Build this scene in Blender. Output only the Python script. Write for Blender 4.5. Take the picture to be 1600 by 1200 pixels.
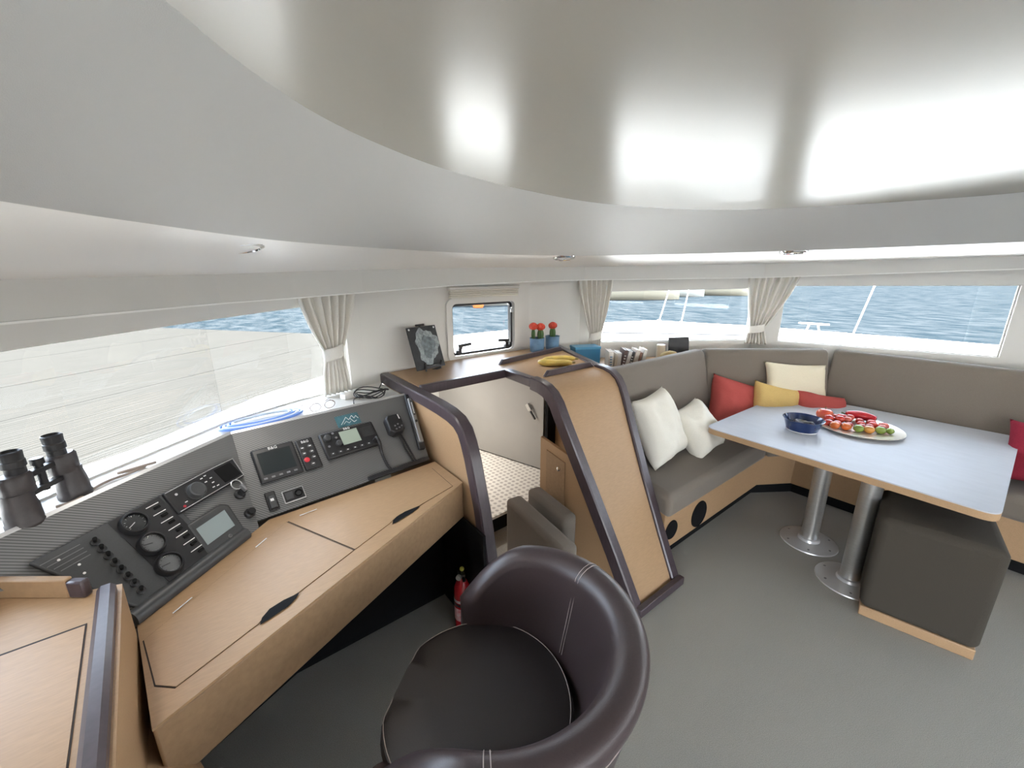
import bpy, bmesh, math, random
from math import sin, cos, pi, radians, sqrt, atan2
from mathutils import Vector, Matrix, noise
random.seed(7)
S = bpy.context.scene
for o in list(bpy.data.objects): bpy.data.objects.remove(o)

# ---------------------------------------------------------------- camera
# boat frame: X towards the bow, Y to port, Z up, cabin floor at z = 0
HEAD, PITCH, ROLL = radians(52.3), radians(15.2), radians(0.2)
fw = Vector((cos(HEAD)*cos(PITCH), sin(HEAD)*cos(PITCH), -sin(PITCH)))
rt = Vector((sin(HEAD), -cos(HEAD), 0)); dn = fw.cross(rt)
r2 = rt*cos(ROLL) + dn*sin(ROLL); d2 = -rt*sin(ROLL) + dn*cos(ROLL)
cd = bpy.data.cameras.new('camera'); cam = bpy.data.objects.new('camera', cd)
S.collection.objects.link(cam)
cam.matrix_world = Matrix((( r2.x, -d2.x, -fw.x, 0), (r2.y, -d2.y, -fw.y, 0), (r2.z, -d2.z, -fw.z, 1.55), (0, 0, 0, 1)))
cd.sensor_width = 36; cd.lens = 14.4; cd.clip_start = .02; cd.clip_end = 600
S.camera = cam
# ---------------------------------------------------------------- light
wd = bpy.data.worlds.new('sky'); S.world = wd; wd.use_nodes = True
nt = wd.node_tree; bg = nt.nodes['Background']
tc = nt.nodes.new('ShaderNodeTexCoord'); sp = nt.nodes.new('ShaderNodeSeparateXYZ'); rp = nt.nodes.new('ShaderNodeValToRGB')
nt.links.new(tc.outputs['Generated'], sp.inputs[0]); nt.links.new(sp.outputs['Z'], rp.inputs[0]); nt.links.new(rp.outputs[0], bg.inputs[0])
rp.color_ramp.elements[0].position = 0; rp.color_ramp.elements[0].color = (1, .97, .93, 1)
rp.color_ramp.elements[1].position = .30; rp.color_ramp.elements[1].color = (.70, .82, 1, 1)
bg.inputs[1].default_value = 4.2
sd = bpy.data.lights.new('sun', 'SUN'); sun = bpy.data.objects.new('sun', sd); S.collection.objects.link(sun)
sd.energy = 11; sd.angle = radians(1.5); sd.color = (1, .93, .83)
sun.rotation_euler = Vector((-.25, -.42, -1.0)).to_track_quat('-Z', 'Y').to_euler()
S.view_settings.view_transform = 'Standard'; S.view_settings.look = 'None'
S.view_settings.gamma = 1; S.view_settings.use_curve_mapping = False
S.view_settings.exposure = 1.75
S.cycles.max_bounces = 12; S.cycles.diffuse_bounces = 8; S.cycles.transparent_max_bounces = 16
S.cycles.sample_clamp_indirect = 4; S.cycles.blur_glossy = 1.0

# ---------------------------------------------------------------- materials
MATS = {}
def mat(name, col, rough=.5, metal=0, spec=.5, var=0, vscale=40, bump=0, bscale=200, coat=0, sheen=0, stretch=(1, 1, 1), col2=None, trans=0):
    if name in MATS: return MATS[name]
    m = bpy.data.materials.new(name); m.use_nodes = True; MATS[name] = m
    n = m.node_tree.nodes; l = m.node_tree.links; b = n['Principled BSDF']
    b.inputs['Base Color'].default_value = (*col, 1); b.inputs['Roughness'].default_value = rough
    b.inputs['Metallic'].default_value = metal; b.inputs['Specular IOR Level'].default_value = spec
    b.inputs['Coat Weight'].default_value = coat; b.inputs['Sheen Weight'].default_value = sheen
    b.inputs['Transmission Weight'].default_value = trans
    if var or bump:
        t = n.new('ShaderNodeTexCoord'); mp = n.new('ShaderNodeMapping'); mp.inputs['Scale'].default_value = stretch
        l.new(t.outputs['Object'], mp.inputs[0])
    if var:
        nz = n.new('ShaderNodeTexNoise'); nz.inputs['Scale'].default_value = vscale; nz.inputs['Detail'].default_value = 4
        l.new(mp.outputs[0], nz.inputs['Vector'])
        r = n.new('ShaderNodeValToRGB'); r.color_ramp.elements[0].position = .3; r.color_ramp.elements[1].position = .7
        c2 = col2 or tuple(c*(1-var) for c in col)
        r.color_ramp.elements[0].color = (*c2, 1); r.color_ramp.elements[1].color = (*[min(1, c*(1+var*.3)) for c in col], 1)
        l.new(nz.outputs[0], r.inputs[0]); l.new(r.outputs[0], b.inputs['Base Color'])
    if bump:
        nb = n.new('ShaderNodeTexNoise'); nb.inputs['Scale'].default_value = bscale; nb.inputs['Detail'].default_value = 3
        l.new(mp.outputs[0], nb.inputs['Vector'])
        bp = n.new('ShaderNodeBump'); bp.inputs['Strength'].default_value = bump; bp.inputs['Distance'].default_value = .004
        l.new(nb.outputs[0], bp.inputs['Height']); l.new(bp.outputs[0], b.inputs['Normal'])
    return m
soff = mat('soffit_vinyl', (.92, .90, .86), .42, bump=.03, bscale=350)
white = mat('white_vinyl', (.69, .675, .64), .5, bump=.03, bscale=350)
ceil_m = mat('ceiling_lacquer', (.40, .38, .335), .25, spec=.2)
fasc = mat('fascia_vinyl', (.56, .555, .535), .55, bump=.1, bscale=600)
oak = mat('light_oak_laminate', (.41, .262, .145), .42, spec=.3, var=.10, vscale=34, stretch=(1, 7, 7))
oak_d = mat('oak_edge', (.34, .22, .125), .45, spec=.3, var=.12, vscale=60)
trimm = mat('dark_plum_wood_trim', (.062, .045, .052), .3, var=.2, vscale=90, stretch=(1, 1, .2))
groove = mat('groove_dark', (.03, .02, .015), .8)
carpet = mat('grey_woven_carpet', (.36, .345, .31), .9, var=.3, vscale=420, bump=.5, bscale=420, spec=.2)
fab = mat('taupe_grey_fabric', (.185, .158, .130), .9, var=.2, vscale=600, bump=.25, bscale=700, sheen=.15, spec=.2)
leather = mat('brown_leather', (.052, .036, .037), .36, var=.1, vscale=300, bump=.12, bscale=420, spec=.5)
stitch = mat('stitch_thread', (.42, .36, .34), .8)
black = mat('black_plastic', (.018, .018, .02), .38)
blackm = mat('matte_black', (.010, .010, .0105), .8, spec=.1)
dgrey = mat('dark_grey_plastic', (.055, .057, .06), .42, var=.1, vscale=300)
mgrey = mat('mid_grey_plastic', (.2, .2, .21), .4)
steel = mat('brushed_steel', (.55, .54, .52), .32, metal=.85, var=.1, vscale=30, stretch=(1, 1, 8))
chrome = mat('chrome', (.8, .8, .8), .1, metal=1)
alu = mat('aluminium_edge', (.62, .62, .63), .35, metal=.6)
curt = mat('curtain_linen', (.76, .735, .68), .95, var=.08, vscale=300, bump=.2, bscale=500, spec=.1)
screenm = mat('lcd_pale', (.30, .36, .35), .15, spec=.6)
screend = mat('screen_dark', (.02, .026, .028), .12, spec=.6)
paint_w = mat('white_print', (.8, .8, .8), .5)
redp = mat('red_plastic', (.55, .03, .045), .35)
hatchm = mat('satin_grey_door', (.33, .32, .305), .35, metal=.25, var=.05, vscale=4)
deckw = mat('white_gelcoat_deck', (.80, .79, .76), .5, var=.04, vscale=3)
def glassmat():
    m = bpy.data.materials.new('window_glass'); m.use_nodes = True; n = m.node_tree.nodes; l = m.node_tree.links
    n.remove(n['Principled BSDF']); out = n['Material Output']
    tr = n.new('ShaderNodeBsdfTransparent'); tr.inputs[0].default_value = (.96, .97, .97, 1)
    gl = n.new('ShaderNodeBsdfGlossy'); gl.inputs['Roughness'].default_value = .02
    fr = n.new('ShaderNodeFresnel'); fr.inputs[0].default_value = 1.35; mx = n.new('ShaderNodeMixShader')
    l.new(fr.outputs[0], mx.inputs[0]); l.new(tr.outputs[0], mx.inputs[1]); l.new(gl.outputs[0], mx.inputs[2]); l.new(mx.outputs[0], out.inputs[0])
    return m
glass = glassmat()
def carbon():
    m = bpy.data.materials.new('carbon_weave_panel'); m.use_nodes = True; n = m.node_tree.nodes; l = m.node_tree.links; b = n['Principled BSDF']
    t = n.new('ShaderNodeTexCoord'); mp = n.new('ShaderNodeMapping'); mp.inputs['Rotation'].default_value = (0, 0, radians(135))
    w = n.new('ShaderNodeTexWave'); w.inputs['Scale'].default_value = 42; w.inputs['Distortion'].default_value = .4; w.inputs['Detail'].default_value = 1; w.inputs['Detail Scale'].default_value = 60
    r = n.new('ShaderNodeValToRGB'); r.color_ramp.elements[0].color = (.07, .071, .071, 1); r.color_ramp.elements[1].color = (.19, .19, .19, 1)
    l.new(t.outputs['Object'], mp.inputs[0]); l.new(mp.outputs[0], w.inputs[0]); l.new(w.outputs[0], r.inputs[0]); l.new(r.outputs[0], b.inputs['Base Color'])
    b.inputs['Roughness'].default_value = .42
    return m
carb = carbon()
def treadmat():
    m = bpy.data.materials.new('studded_white_tread'); m.use_nodes = True; n = m.node_tree.nodes; l = m.node_tree.links; b = n['Principled BSDF']
    t = n.new('ShaderNodeTexCoord'); v = n.new('ShaderNodeTexVoronoi'); v.inputs['Scale'].default_value = 26; v.inputs['Randomness'].default_value = .12
    r = n.new('ShaderNodeValToRGB'); r.color_ramp.elements[0].color = (.42, .39, .36, 1); r.color_ramp.elements[1].color = (.76, .73, .68, 1)
    r.color_ramp.elements[0].position = .2; r.color_ramp.elements[1].position = .42
    l.new(t.outputs['Object'], v.inputs['Vector']); l.new(v.outputs['Distance'], r.inputs[0]); l.new(r.outputs[0], b.inputs['Base Color'])
    b.inputs['Roughness'].default_value = .5
    return m
tread_m = treadmat()
def watermat():
    m = bpy.data.materials.new('harbour_water'); m.use_nodes = True; n = m.node_tree.nodes; l = m.node_tree.links; b = n['Principled BSDF']
    t = n.new('ShaderNodeTexCoord'); mp = n.new('ShaderNodeMapping'); mp.inputs['Rotation'].default_value = (0, 0, radians(-38)); mp.inputs['Scale'].default_value = (1, .5, 1)
    nz = n.new('ShaderNodeTexNoise'); nz.inputs['Scale'].default_value = 1.7; nz.inputs['Detail'].default_value = 6; nz.inputs['Roughness'].default_value = .6
    bp = n.new('ShaderNodeBump'); bp.inputs['Strength'].default_value = .9; bp.inputs['Distance'].default_value = .5
    r = n.new('ShaderNodeValToRGB'); r.color_ramp.elements[0].position = .38; r.color_ramp.elements[1].position = .66
    r.color_ramp.elements[0].color = (.016, .024, .029, 1); r.color_ramp.elements[1].color = (.044, .050, .053, 1)
    l.new(t.outputs['Object'], mp.inputs[0]); l.new(mp.outputs[0], nz.inputs['Vector']); l.new(nz.outputs[0], bp.inputs['Height']); l.new(bp.outputs[0], b.inputs['Normal'])
    l.new(nz.outputs[0], r.inputs[0]); l.new(r.outputs[0], b.inputs['Base Color']); b.inputs['Roughness'].default_value = .3
    b.inputs['Specular IOR Level'].default_value = 0; b.inputs['IOR'].default_value = 1.0
    return m
water_m = watermat()
def plankmat():
    m = bpy.data.materials.new('weathered_pontoon_planks'); m.use_nodes = True; n = m.node_tree.nodes; l = m.node_tree.links; b = n['Principled BSDF']
    t = n.new('ShaderNodeTexCoord'); mp = n.new('ShaderNodeMapping'); mp.inputs['Scale'].default_value = (.5, 4, 1)
    w = n.new('ShaderNodeTexWave'); w.wave_type = 'BANDS'; w.bands_direction = 'Y'; w.inputs['Scale'].default_value = 1.2; w.inputs['Distortion'].default_value = 9; w.inputs['Detail'].default_value = 3
    r = n.new('ShaderNodeValToRGB'); r.color_ramp.elements[0].color = (.034, .033, .029, 1); r.color_ramp.elements[1].color = (.051, .048, .043, 1)
    l.new(t.outputs['Object'], mp.inputs[0]); l.new(mp.outputs[0], w.inputs[0]); l.new(w.outputs[0], r.inputs[0]); l.new(r.outputs[0], b.inputs['Base Color'])
    b.inputs['Roughness'].default_value = .85; b.inputs['IOR'].default_value = 1.0
    return m
plank_m = plankmat()

# ---------------------------------------------------------------- mesh helpers
MW = {}
I4 = Matrix.Identity(4)
def frame(o, x, y, z):
    x, y, z = Vector(x), Vector(y), Vector(z)
    return Matrix(((x.x, y.x, z.x, o[0]), (x.y, y.y, z.y, o[1]), (x.z, y.z, z.z, o[2]), (0, 0, 0, 1)))
def rotz(loc, a): return Matrix.Translation(loc) @ Matrix.Rotation(a, 4, 'Z')
class MB:
    def __init__(s): s.v = []; s.f = []
    def add(s, vs, fs):
        k = len(s.v); s.v += [Vector(v) for v in vs]; s.f += [tuple(i+k for i in f) for f in fs]; return s
    def box(s, c, d, M=None):
        vs = [Vector((c[0]+sx*d[0]/2, c[1]+sy*d[1]/2, c[2]+sz*d[2]/2)) for sx in (-1, 1) for sy in (-1, 1) for sz in (-1, 1)]
        if M is not None: vs = [M @ v for v in vs]
        return s.add(vs, [(0, 1, 3, 2), (4, 6, 7, 5), (0, 4, 5, 1), (2, 3, 7, 6), (0, 2, 6, 4), (1, 5, 7, 3)])
    def bar(s, p, q, w, h, up=(0, 0, 1)):
        p, q = Vector(p), Vector(q); d = (q-p).normalized(); up = Vector(up); sd = d.cross(up).normalized(); u = sd.cross(d)
        vs = [e+sd*a*w/2+u*b*h/2 for e in (p, q) for a in (-1, 1) for b in (-1, 1)]
        return s.add(vs, [(0, 1, 3, 2), (4, 6, 7, 5), (0, 4, 5, 1), (2, 3, 7, 6), (0, 2, 6, 4), (1, 5, 7, 3)])
    def prism(s, poly, z0, z1):
        n = len(poly); vs = [(p[0], p[1], z0) for p in poly]+[(p[0], p[1], z1) for p in poly]
        return s.add(vs, [tuple(range(n-1, -1, -1)), tuple(range(n, 2*n))]+[(i, (i+1) % n, n+(i+1) % n, n+i) for i in range(n)])
    def hexa(s, a, b):   # two quads (4 points each)
        return s.add(list(a)+list(b), [(3, 2, 1, 0), (4, 5, 6, 7)]+[(i, (i+1) % 4, 4+(i+1) % 4, 4+i) for i in range(4)])
    def loft(s, rings, closed=True, caps=True):
        n = len(rings[0]); vs = [p for r in rings for p in r]; fs = []
        for k in range(len(rings)-1):
            for i in range(n if closed else n-1):
                j = (i+1) % n; fs.append((k*n+i, k*n+j, (k+1)*n+j, (k+1)*n+i))
        if caps and closed: fs += [tuple(range(n-1, -1, -1)), tuple(range((len(rings)-1)*n, len(rings)*n))]
        return s.add(vs, fs)
    def tube(s, pts, r, n=10, closed=False):
        pts = [Vector(p) for p in pts]; m = len(pts); rings = []; prev = None
        for i, p in enumerate(pts):
            if closed: t = pts[(i+1) % m]-pts[i-1]
            else: t = pts[min(i+1, m-1)]-pts[max(i-1, 0)]
            t.normalize()
            a = prev if prev is not None else (Vector((0, 0, 1)) if abs(t.z) < .9 else Vector((1, 0, 0)))
            a = (a-t*a.dot(t)).normalized(); prev = a; b = t.cross(a)
            rr = r[i] if isinstance(r, (list, tuple)) else r
            rings.append([p+(a*cos(2*pi*k/n)+b*sin(2*pi*k/n))*rr for k in range(n)])
        if closed: rings.append(rings[0])
        return s.loft(rings, True, not closed)
    def lathe(s, prof, M=None, n=32, caps=True):
        rings = [[Vector((r*cos(2*pi*k/n), r*sin(2*pi*k/n), z)) for k in range(n)] for r, z in prof]
        if M is not None: rings = [[M @ p for p in q] for q in rings]
        return s.loft(rings, True, caps)
    def ball(s, c, r, n=14, M=None, fn=None):
        rings = []
        for i in range(1, n):
            a = pi*i/n; ring = []
            for k in range(2*n):
                d = Vector((sin(a)*cos(pi*k/n), sin(a)*sin(pi*k/n), -cos(a)))
                if fn: d = d*fn(d)
                p = Vector((d.x*r[0], d.y*r[1], d.z*r[2])); p = (M @ p) if M is not None else p
                ring.append(p+Vector(c))
            rings.append(ring)
        return s.loft(rings)
    def build(s, name, m, parent=None, M=I4, bevel=0, smooth=35, seg=2, subd=0, solid=0, world=True):
        me = bpy.data.meshes.new(name)
        me.from_pydata([tuple(v) for v in s.v], [], s.f); me.update()
        bm = bmesh.new(); bm.from_mesh(me); bmesh.ops.recalc_face_normals(bm, faces=bm.faces); bm.to_mesh(me); bm.free()
        if smooth:
            for p in me.polygons: p.use_smooth = True
            me.set_sharp_from_angle(angle=radians(smooth))
        me.materials.append(m)
        o = bpy.data.objects.new(name, me); S.collection.objects.link(o)
        o.matrix_basis = M; MW[o] = M
        if parent is not None:
            o.parent = parent; o.matrix_parent_inverse = MW[parent].inverted()
        if solid:
            md = o.modifiers.new('solid', 'SOLIDIFY'); md.thickness = solid; md.offset = 0
        if bevel:
            md = o.modifiers.new('bevel', 'BEVEL'); md.width = bevel; md.segments = seg; md.limit_method = 'ANGLE'; md.angle_limit = radians(35); md.harden_normals = False
        if subd:
            md = o.modifiers.new('subd', 'SUBSURF'); md.levels = subd; md.render_levels = subd
        return o
def tag(o, label=None, cat=None, group=None, kind=None):
    if label: o['label'] = label
    if cat: o['category'] = cat
    if group: o['group'] = group
    if kind: o['kind'] = kind
    return o
def thing(name, label, cat, loc=(0, 0, 0), M=None, group=None):
    o = bpy.data.objects.new(name, None); S.collection.objects.link(o)
    M = M if M is not None else Matrix.Translation(loc)
    o.matrix_basis = M; MW[o] = M; o.empty_display_size = .05
    return tag(o, label, cat, group)
def text_mb(body, size, M, depth=.0006, align='CENTER'):
    c = bpy.data.curves.new('lettering', 'FONT'); c.body = body; c.size = size; c.align_x = align; c.align_y = 'CENTER'; c.extrude = depth; c.resolution_u = 2
    o = bpy.data.objects.new('lettering', c); S.collection.objects.link(o)
    dg = bpy.context.evaluated_depsgraph_get(); me = bpy.data.meshes.new_from_object(o.evaluated_get(dg))
    mb = MB().add([M @ v.co for v in me.vertices], [tuple(p.vertices) for p in me.polygons])
    bpy.data.objects.remove(o); bpy.data.curves.remove(c); bpy.data.meshes.remove(me)
    return mb
def sweep(mb, path, xs, across, nrm):
    """sweep a rectangle (half width list xs=(x0,x1), heights) along path; across & nrm functions of index"""
    rings = []
    for i, p in enumerate(path):
        p = Vector(p); a = Vector(across(i)); nn = Vector(nrm(i))
        rings.append([p+a*x+nn*h for x, h in xs])
    return mb.loft(rings)
def ray_loop(loop, c, a):
    d = (cos(a), sin(a)); best = None
    n = len(loop)
    for i in range(n):
        p = loop[i]; q = loop[(i+1) % n]
        ex, ey = q[0]-p[0], q[1]-p[1]; det = d[0]*(-ey)-d[1]*(-ex)
        if abs(det) < 1e-9: continue
        rx, ry = p[0]-c[0], p[1]-c[1]
        t = (rx*(-ey)-ry*(-ex))/det; s = (d[0]*ry-d[1]*rx)/det
        if t > 0 and -1e-6 <= s <= 1+1e-6 and (best is None or t < best[0]):
            best = (t, [p[k]+(q[k]-p[k])*s for k in range(2, len(p))])
    t, ex = best
    return (c[0]+d[0]*t, c[1]+d[1]*t, *ex)
def catmull(pts, k=8):
    out = []; n = len(pts)
    for i in range(n):
        p0, p1, p2, p3 = [Vector(pts[(i+j) % n]) for j in (-1, 0, 1, 2)]
        for s in range(k):
            t = s/k
            out.append(tuple(.5*((2*p1)+(p2-p0)*t+(2*p0-5*p1+4*p2-p3)*t*t+(3*p1-p0-3*p2+p3)*t**3)))
    return out
def smooth_path(pts, k=8):
    out = []; n = len(pts)
    for i in range(n-1):
        p0, p1, p2, p3 = [Vector(pts[min(max(i+j, 0), n-1)]) for j in (-1, 0, 1, 2)]
        for s in range(k):
            t = s/k
            out.append(.5*((2*p1)+(p2-p0)*t+(2*p0-5*p1+4*p2-p3)*t*t+(3*p1-p0-3*p2+p3)*t**3))
    return out+[Vector(pts[-1])]

# ================================================================ THE SETTING
# wall outline: x, y, soffit corner height, valance bottom height
WL = [(-1.2, 1.19, 1.50, 1.43), (-.75, 1.23, 1.50, 1.43), (-.467, 1.505, 1.509, 1.438), (-.312, 1.666, 1.512, 1.438), (.054, 1.996, 1.52, 1.441),
      (.348, 2.14, 1.53, 1.444), (.70, 2.24, 1.54, 1.455), (1.27, 2.33, 1.555, 1.475), (1.97, 2.34, 1.565, 1.492), (2.45, 2.28, 1.575, 1.494),
      (3.68, 1.47, 1.603, 1.506), (4.2, -.14, 1.636, 1.575), (4.2, -1.2, 1.64, 1.58), (3.6, -2.6, 1.63, 1.56), (2.2, -3.4, 1.60, 1.52), (0, -3.45, 1.58, 1.5), (-1.2, -3.43, 1.58, 1.5)]
FLOOR = [(p[0], p[1]) for p in WL]
# floor: the sole, with the companionway recess cut out of its port side
fl = MB()
fl.prism([(-1.2, -3.43), (0, -3.45), (2.2, -3.4), (3.6, -2.6), (4.2, -1.2), (4.2, -.14), (3.68, 1.47), (2.45, 2.28), (1.97, 2.34), (1.97, 1.0), (.83, 1.0), (.83, 2.24), (.70, 2.24), (.348, 2.14), (.054, 1.996), (-.467, 1.505), (-.75, 1.23), (-1.2, 1.19)], -.05, 0)
tag(fl.build('floor', carpet), 'grey woven carpet on the saloon floor', kind='structure')
fl = MB(); fl.prism([(.83, 1.0), (1.97, 1.0), (1.97, 2.34), (2.3, 3.2), (.83, 3.2)], -.05, -.001)
tag(fl.build('floor', carpet), 'grey carpet at the foot of the companionway', kind='structure')

def wall(name, stations, label):
    """stations: (x, y, zlow, zb, zt); zb None -> solid to the next station"""
    mb = MB(); n = len(stations)
    nr = []
    for i in range(n-1):
        p, q = stations[i], stations[i+1]; e = Vector((q[0]-p[0], q[1]-p[1])).normalized(); nr.append(Vector((-e.y, e.x)))
    def off(i):
        a = nr[max(i-1, 0)]; b = nr[min(i, n-2)]; m = (a+b).normalized(); return m*(.05/max(.5, m.dot(a)))
    for i in range(n-1):
        p, q = stations[i], stations[i+1]; op, oq = off(i), off(i+1)
        def blk(za0, za1, zb0, zb1):
            mb.hexa([(p[0], p[1], za0), (q[0], q[1], zb0), (q[0], q[1], zb1), (p[0], p[1], za1)],
                    [(p[0]+op.x, p[1]+op.y, za0), (q[0]+oq.x, q[1]+oq.y, zb0), (q[0]+oq.x, q[1]+oq.y, zb1), (p[0]+op.x, p[1]+op.y, za1)])
        if p[3] is None: blk(p[2], 1.72, q[2], 1.72)
        else:
            qb, qt = (q[3], q[4]) if q[3] is not None else (q[5], q[6])
            blk(p[2], p[3], q[2], qb); blk(p[4], 1.72, qt, 1.72)
    return tag(mb.build(name, white, smooth=25), label, kind='structure')
N = None
wall('wall_left', [(-1.2, 1.19, 0, N, N), (-1.14, 1.195, 0, .945, 1.355), (-.75, 1.23, 0, .945, 1.357), (-.467, 1.505, 0, .945, 1.363), (-.312, 1.666, 0, .945, 1.368), (.054, 1.996, 0, .945, 1.379), (.348, 2.14, 0, .945, 1.395), (.62, 2.217, 0, N, N, .945, 1.412), (.70, 2.24, 0, N, N)], 'white side wall around the long left window')
wall('wall_corner', [(.70, 2.24, .94, N, N), (1.27, 2.33, .94, N, N), (1.31, 2.3306, .94, 1.01, 1.36), (1.82, 2.3379, .94, N, N, 1.01, 1.366), (1.97, 2.34, .94, N, N), (2.45, 2.28, 0, N, N)], 'white wall panel around the small square window')
wall('wall_front', [(2.45, 2.28, 0, N, N), (2.52, 2.234, 0, 1.0, 1.405), (3.655, 1.486, 0, N, N, 1.0, 1.425), (3.68, 1.47, 0, N, N), (3.735, 1.30, 0, 1.004, 1.447), (4.113, .129, 0, N, N, 1.004, 1.466), (4.2, -.14, 0, N, N), (4.2, -.3, 0, 1.01, 1.47), (4.2, -1.1, 0, N, N, 1.01, 1.47), (4.2, -1.2, 0, N, N)], 'white front wall around the forward windows')
wall('wall_right', [(4.2, -1.2, 0, N, N), (4.1, -1.433, 0, 1.0, 1.46), (3.7, -2.367, 0, N, N, 1.0, 1.46), (3.6, -2.6, 0, N, N), (3.4, -2.714, 0, .8, 1.45), (2.4, -3.286, 0, N, N, .8, 1.44), (2.2, -3.4, 0, N, N), (1.8, -3.41, 0, .8, 1.45), (.1, -3.448, 0, N, N, .8, 1.45), (0, -3.45, 0, N, N), (-.2, -3.446, 0, .55, 1.45), (-1.1, -3.432, 0, N, N, .55, 1.45), (-1.2, -3.43, 0, N, N)], 'white starboard wall with windows, out of view')
wb = MB()   # after bulkhead with the wide open doorway behind the camera
wb.box((-1.225, .30, .86), (.05, 1.78, 1.72)); wb.box((-1.225, -3.2, .86), (.05, .46, 1.72)); wb.box((-1.225, -1.12, 1.73), (.05, 4.62, .10))
tag(wb.build('wall_back', white), 'white after bulkhead with the open doorway', kind='structure')

# windows: frame strip and glass pane
def window(n, pts, label, th=.03):
    root = tag(thing('window_%d' % n, None, None), label, kind='structure'); del_keys = [k for k in ('category',) if k in root]
    fr = MB(); gl = MB()
    k = len(pts)
    bot = [Vector((p[0], p[1], p[2])) for p in pts]; top = [Vector((p[0], p[1], p[3])) for p in pts]
    loop = bot+top[::-1]
    cen = sum(loop, Vector())/len(loop)
    nrm = []
    for i in range(k):
        e = bot[min(i+1, k-1)]-bot[max(i-1, 0)]; nrm.append(Vector((-e.y, e.x, 0)).normalized())
    nl = nrm+nrm[::-1]
    for i in range(len(loop)):
        j = (i+1) % len(loop)
        fr.bar(loop[i]+nl[i]*.030, loop[j]+nl[j]*.030, .012, .014, up=nl[i])
    gl.loft([[b+m*.03 for b, m in zip(bot, nrm)], [t+m*.03 for t, m in zip(top, nrm)], [t+m*.034 for t, m in zip(top, nrm)], [b+m*.034 for b, m in zip(bot, nrm)], [b+m*.03 for b, m in zip(bot, nrm)]], closed=False)
    fr.build('window_frame', white, root); gl.build('glass_pane', glass, root, smooth=0)
    return root
window(1, [(-1.14, 1.195, .945, 1.355), (-.75, 1.23, .945, 1.357), (-.467, 1.505, .945, 1.363), (-.312, 1.666, .945, 1.368), (.054, 1.996, .945, 1.379), (.348, 2.14, .945, 1.395), (.62, 2.217, .945, 1.412)], 'long left window over the instrument desk')
window(4, [(2.52, 2.234, 1.0, 1.405), (3.655, 1.486, 1.0, 1.425)], 'forward window between the two grey curtains')
window(5, [(3.735, 1.30, 1.004, 1.447), (4.113, .129, 1.004, 1.466)], 'forward window over the long sofa back')
window(6, [(4.2, -.3, 1.01, 1.47), (4.2, -1.1, 1.01, 1.47)], 'forward window right of the frame')
window(7, [(4.1, -1.433, 1.0, 1.46), (3.7, -2.367, 1.0, 1.46)], 'starboard forward window')
window(8, [(3.4, -2.714, .8, 1.45), (2.4, -3.286, .8, 1.44)], 'starboard corner window')
window(9, [(1.8, -3.41, .8, 1.45), (.1, -3.448, .8, 1.45)], 'starboard long window')
window(10, [(-.2, -3.446, .55, 1.45), (-1.1, -3.432, .55, 1.45)], 'starboard after window')
# small opening window with rounded frame, gasket and latches
w3 = tag(thing('window_3', None, None), 'small square opening window in a rounded white frame', kind='structure')
def rrect(x0, x1, z0, z1, r, n=5):
    out = []
    for cx, cz, a0 in ((x1-r, z1-r, 0), (x0+r, z1-r, 90), (x0+r, z0+r, 180), (x1-r, z0+r, 270)):
        for k in range(n+1):
            a = radians(a0+90*k/n); out.append((cx+r*cos(a), cz+r*sin(a)))
    return out
def yring(mb, a, b, y0, y1):   # ring between two outlines, extruded in y (slightly slanted wall)
    sl = lambda x, y: y+(x-1.31)*.0143
    A0 = [Vector((x, sl(x, y0), z)) for x, z in a]; B0 = [Vector((x, sl(x, y0), z)) for x, z in b]
    A1 = [Vector((x, sl(x, y1), z)) for x, z in a]; B1 = [Vector((x, sl(x, y1), z)) for x, z in b]
    mb.loft([A0, B0, B1, A1, A0], True, False)
m = MB(); yring(m, rrect(1.27, 1.862, .985, 1.395, .05), rrect(1.31, 1.82, 1.015, 1.358, .03), 2.313, 2.345); m.build('window_frame', white, w3)
m = MB(); yring(m, rrect(1.312, 1.818, 1.017, 1.356, .028), rrect(1.33, 1.797, 1.033, 1.342, .02), 2.345, 2.365); m.build('gasket', black, w3)
m = MB(); y0 = 2.356
m.add([(1.32, y0, 1.02), (1.81, y0+.007, 1.02), (1.81, y0+.007, 1.355), (1.32, y0, 1.355)], [(0, 1, 2, 3)]); m.build('glass_pane', glass, w3, smooth=0, solid=.003)
for x in (1.36, 1.755):
    sgn = 1 if x < 1.5 else -1
    m = MB(); m.box((x, 2.335, 1.04), (.035, .03, .03)); m.bar((x, 2.325, 1.055), (x+sgn*.012, 2.322, 1.085), .022, .02, up=(0, 1, 0)); m.bar((x-sgn*.01, 2.32, 1.085), (x+sgn*.085, 2.316, 1.092), .02, .016, up=(0, 1, 0))
    m.build('latch', black, w3, bevel=.004)
m = MB(); m.box((1.797, 2.335, 1.19), (.014, .016, .25)); m.build('stay_arm', black, w3, bevel=.003)
m = MB(); m.box((1.797, 2.325, 1.29), (.02, .012, .02)); m.box((1.797, 2.325, 1.31), (.012, .012, .012)); m.build('stay_clip', alu, w3, bevel=.003)
bl = thing('roller_blind', 'cream folded blind above the small square window', 'blind', (1.565, 2.30, 1.42))
m = MB()
for k in range(4): m.box((1.565, 2.312-.004*(k % 2), 1.402+.013*k), (.545, .022, .012), None)
m.build('folded_fabric', mat('blind_cloth', (.72, .69, .61), .9), bl, bevel=.004)
m = MB(); m.box((1.565, 2.309, 1.456), (.56, .03, .018)); m.build('head_rail', white, bl, bevel=.004)

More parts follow.
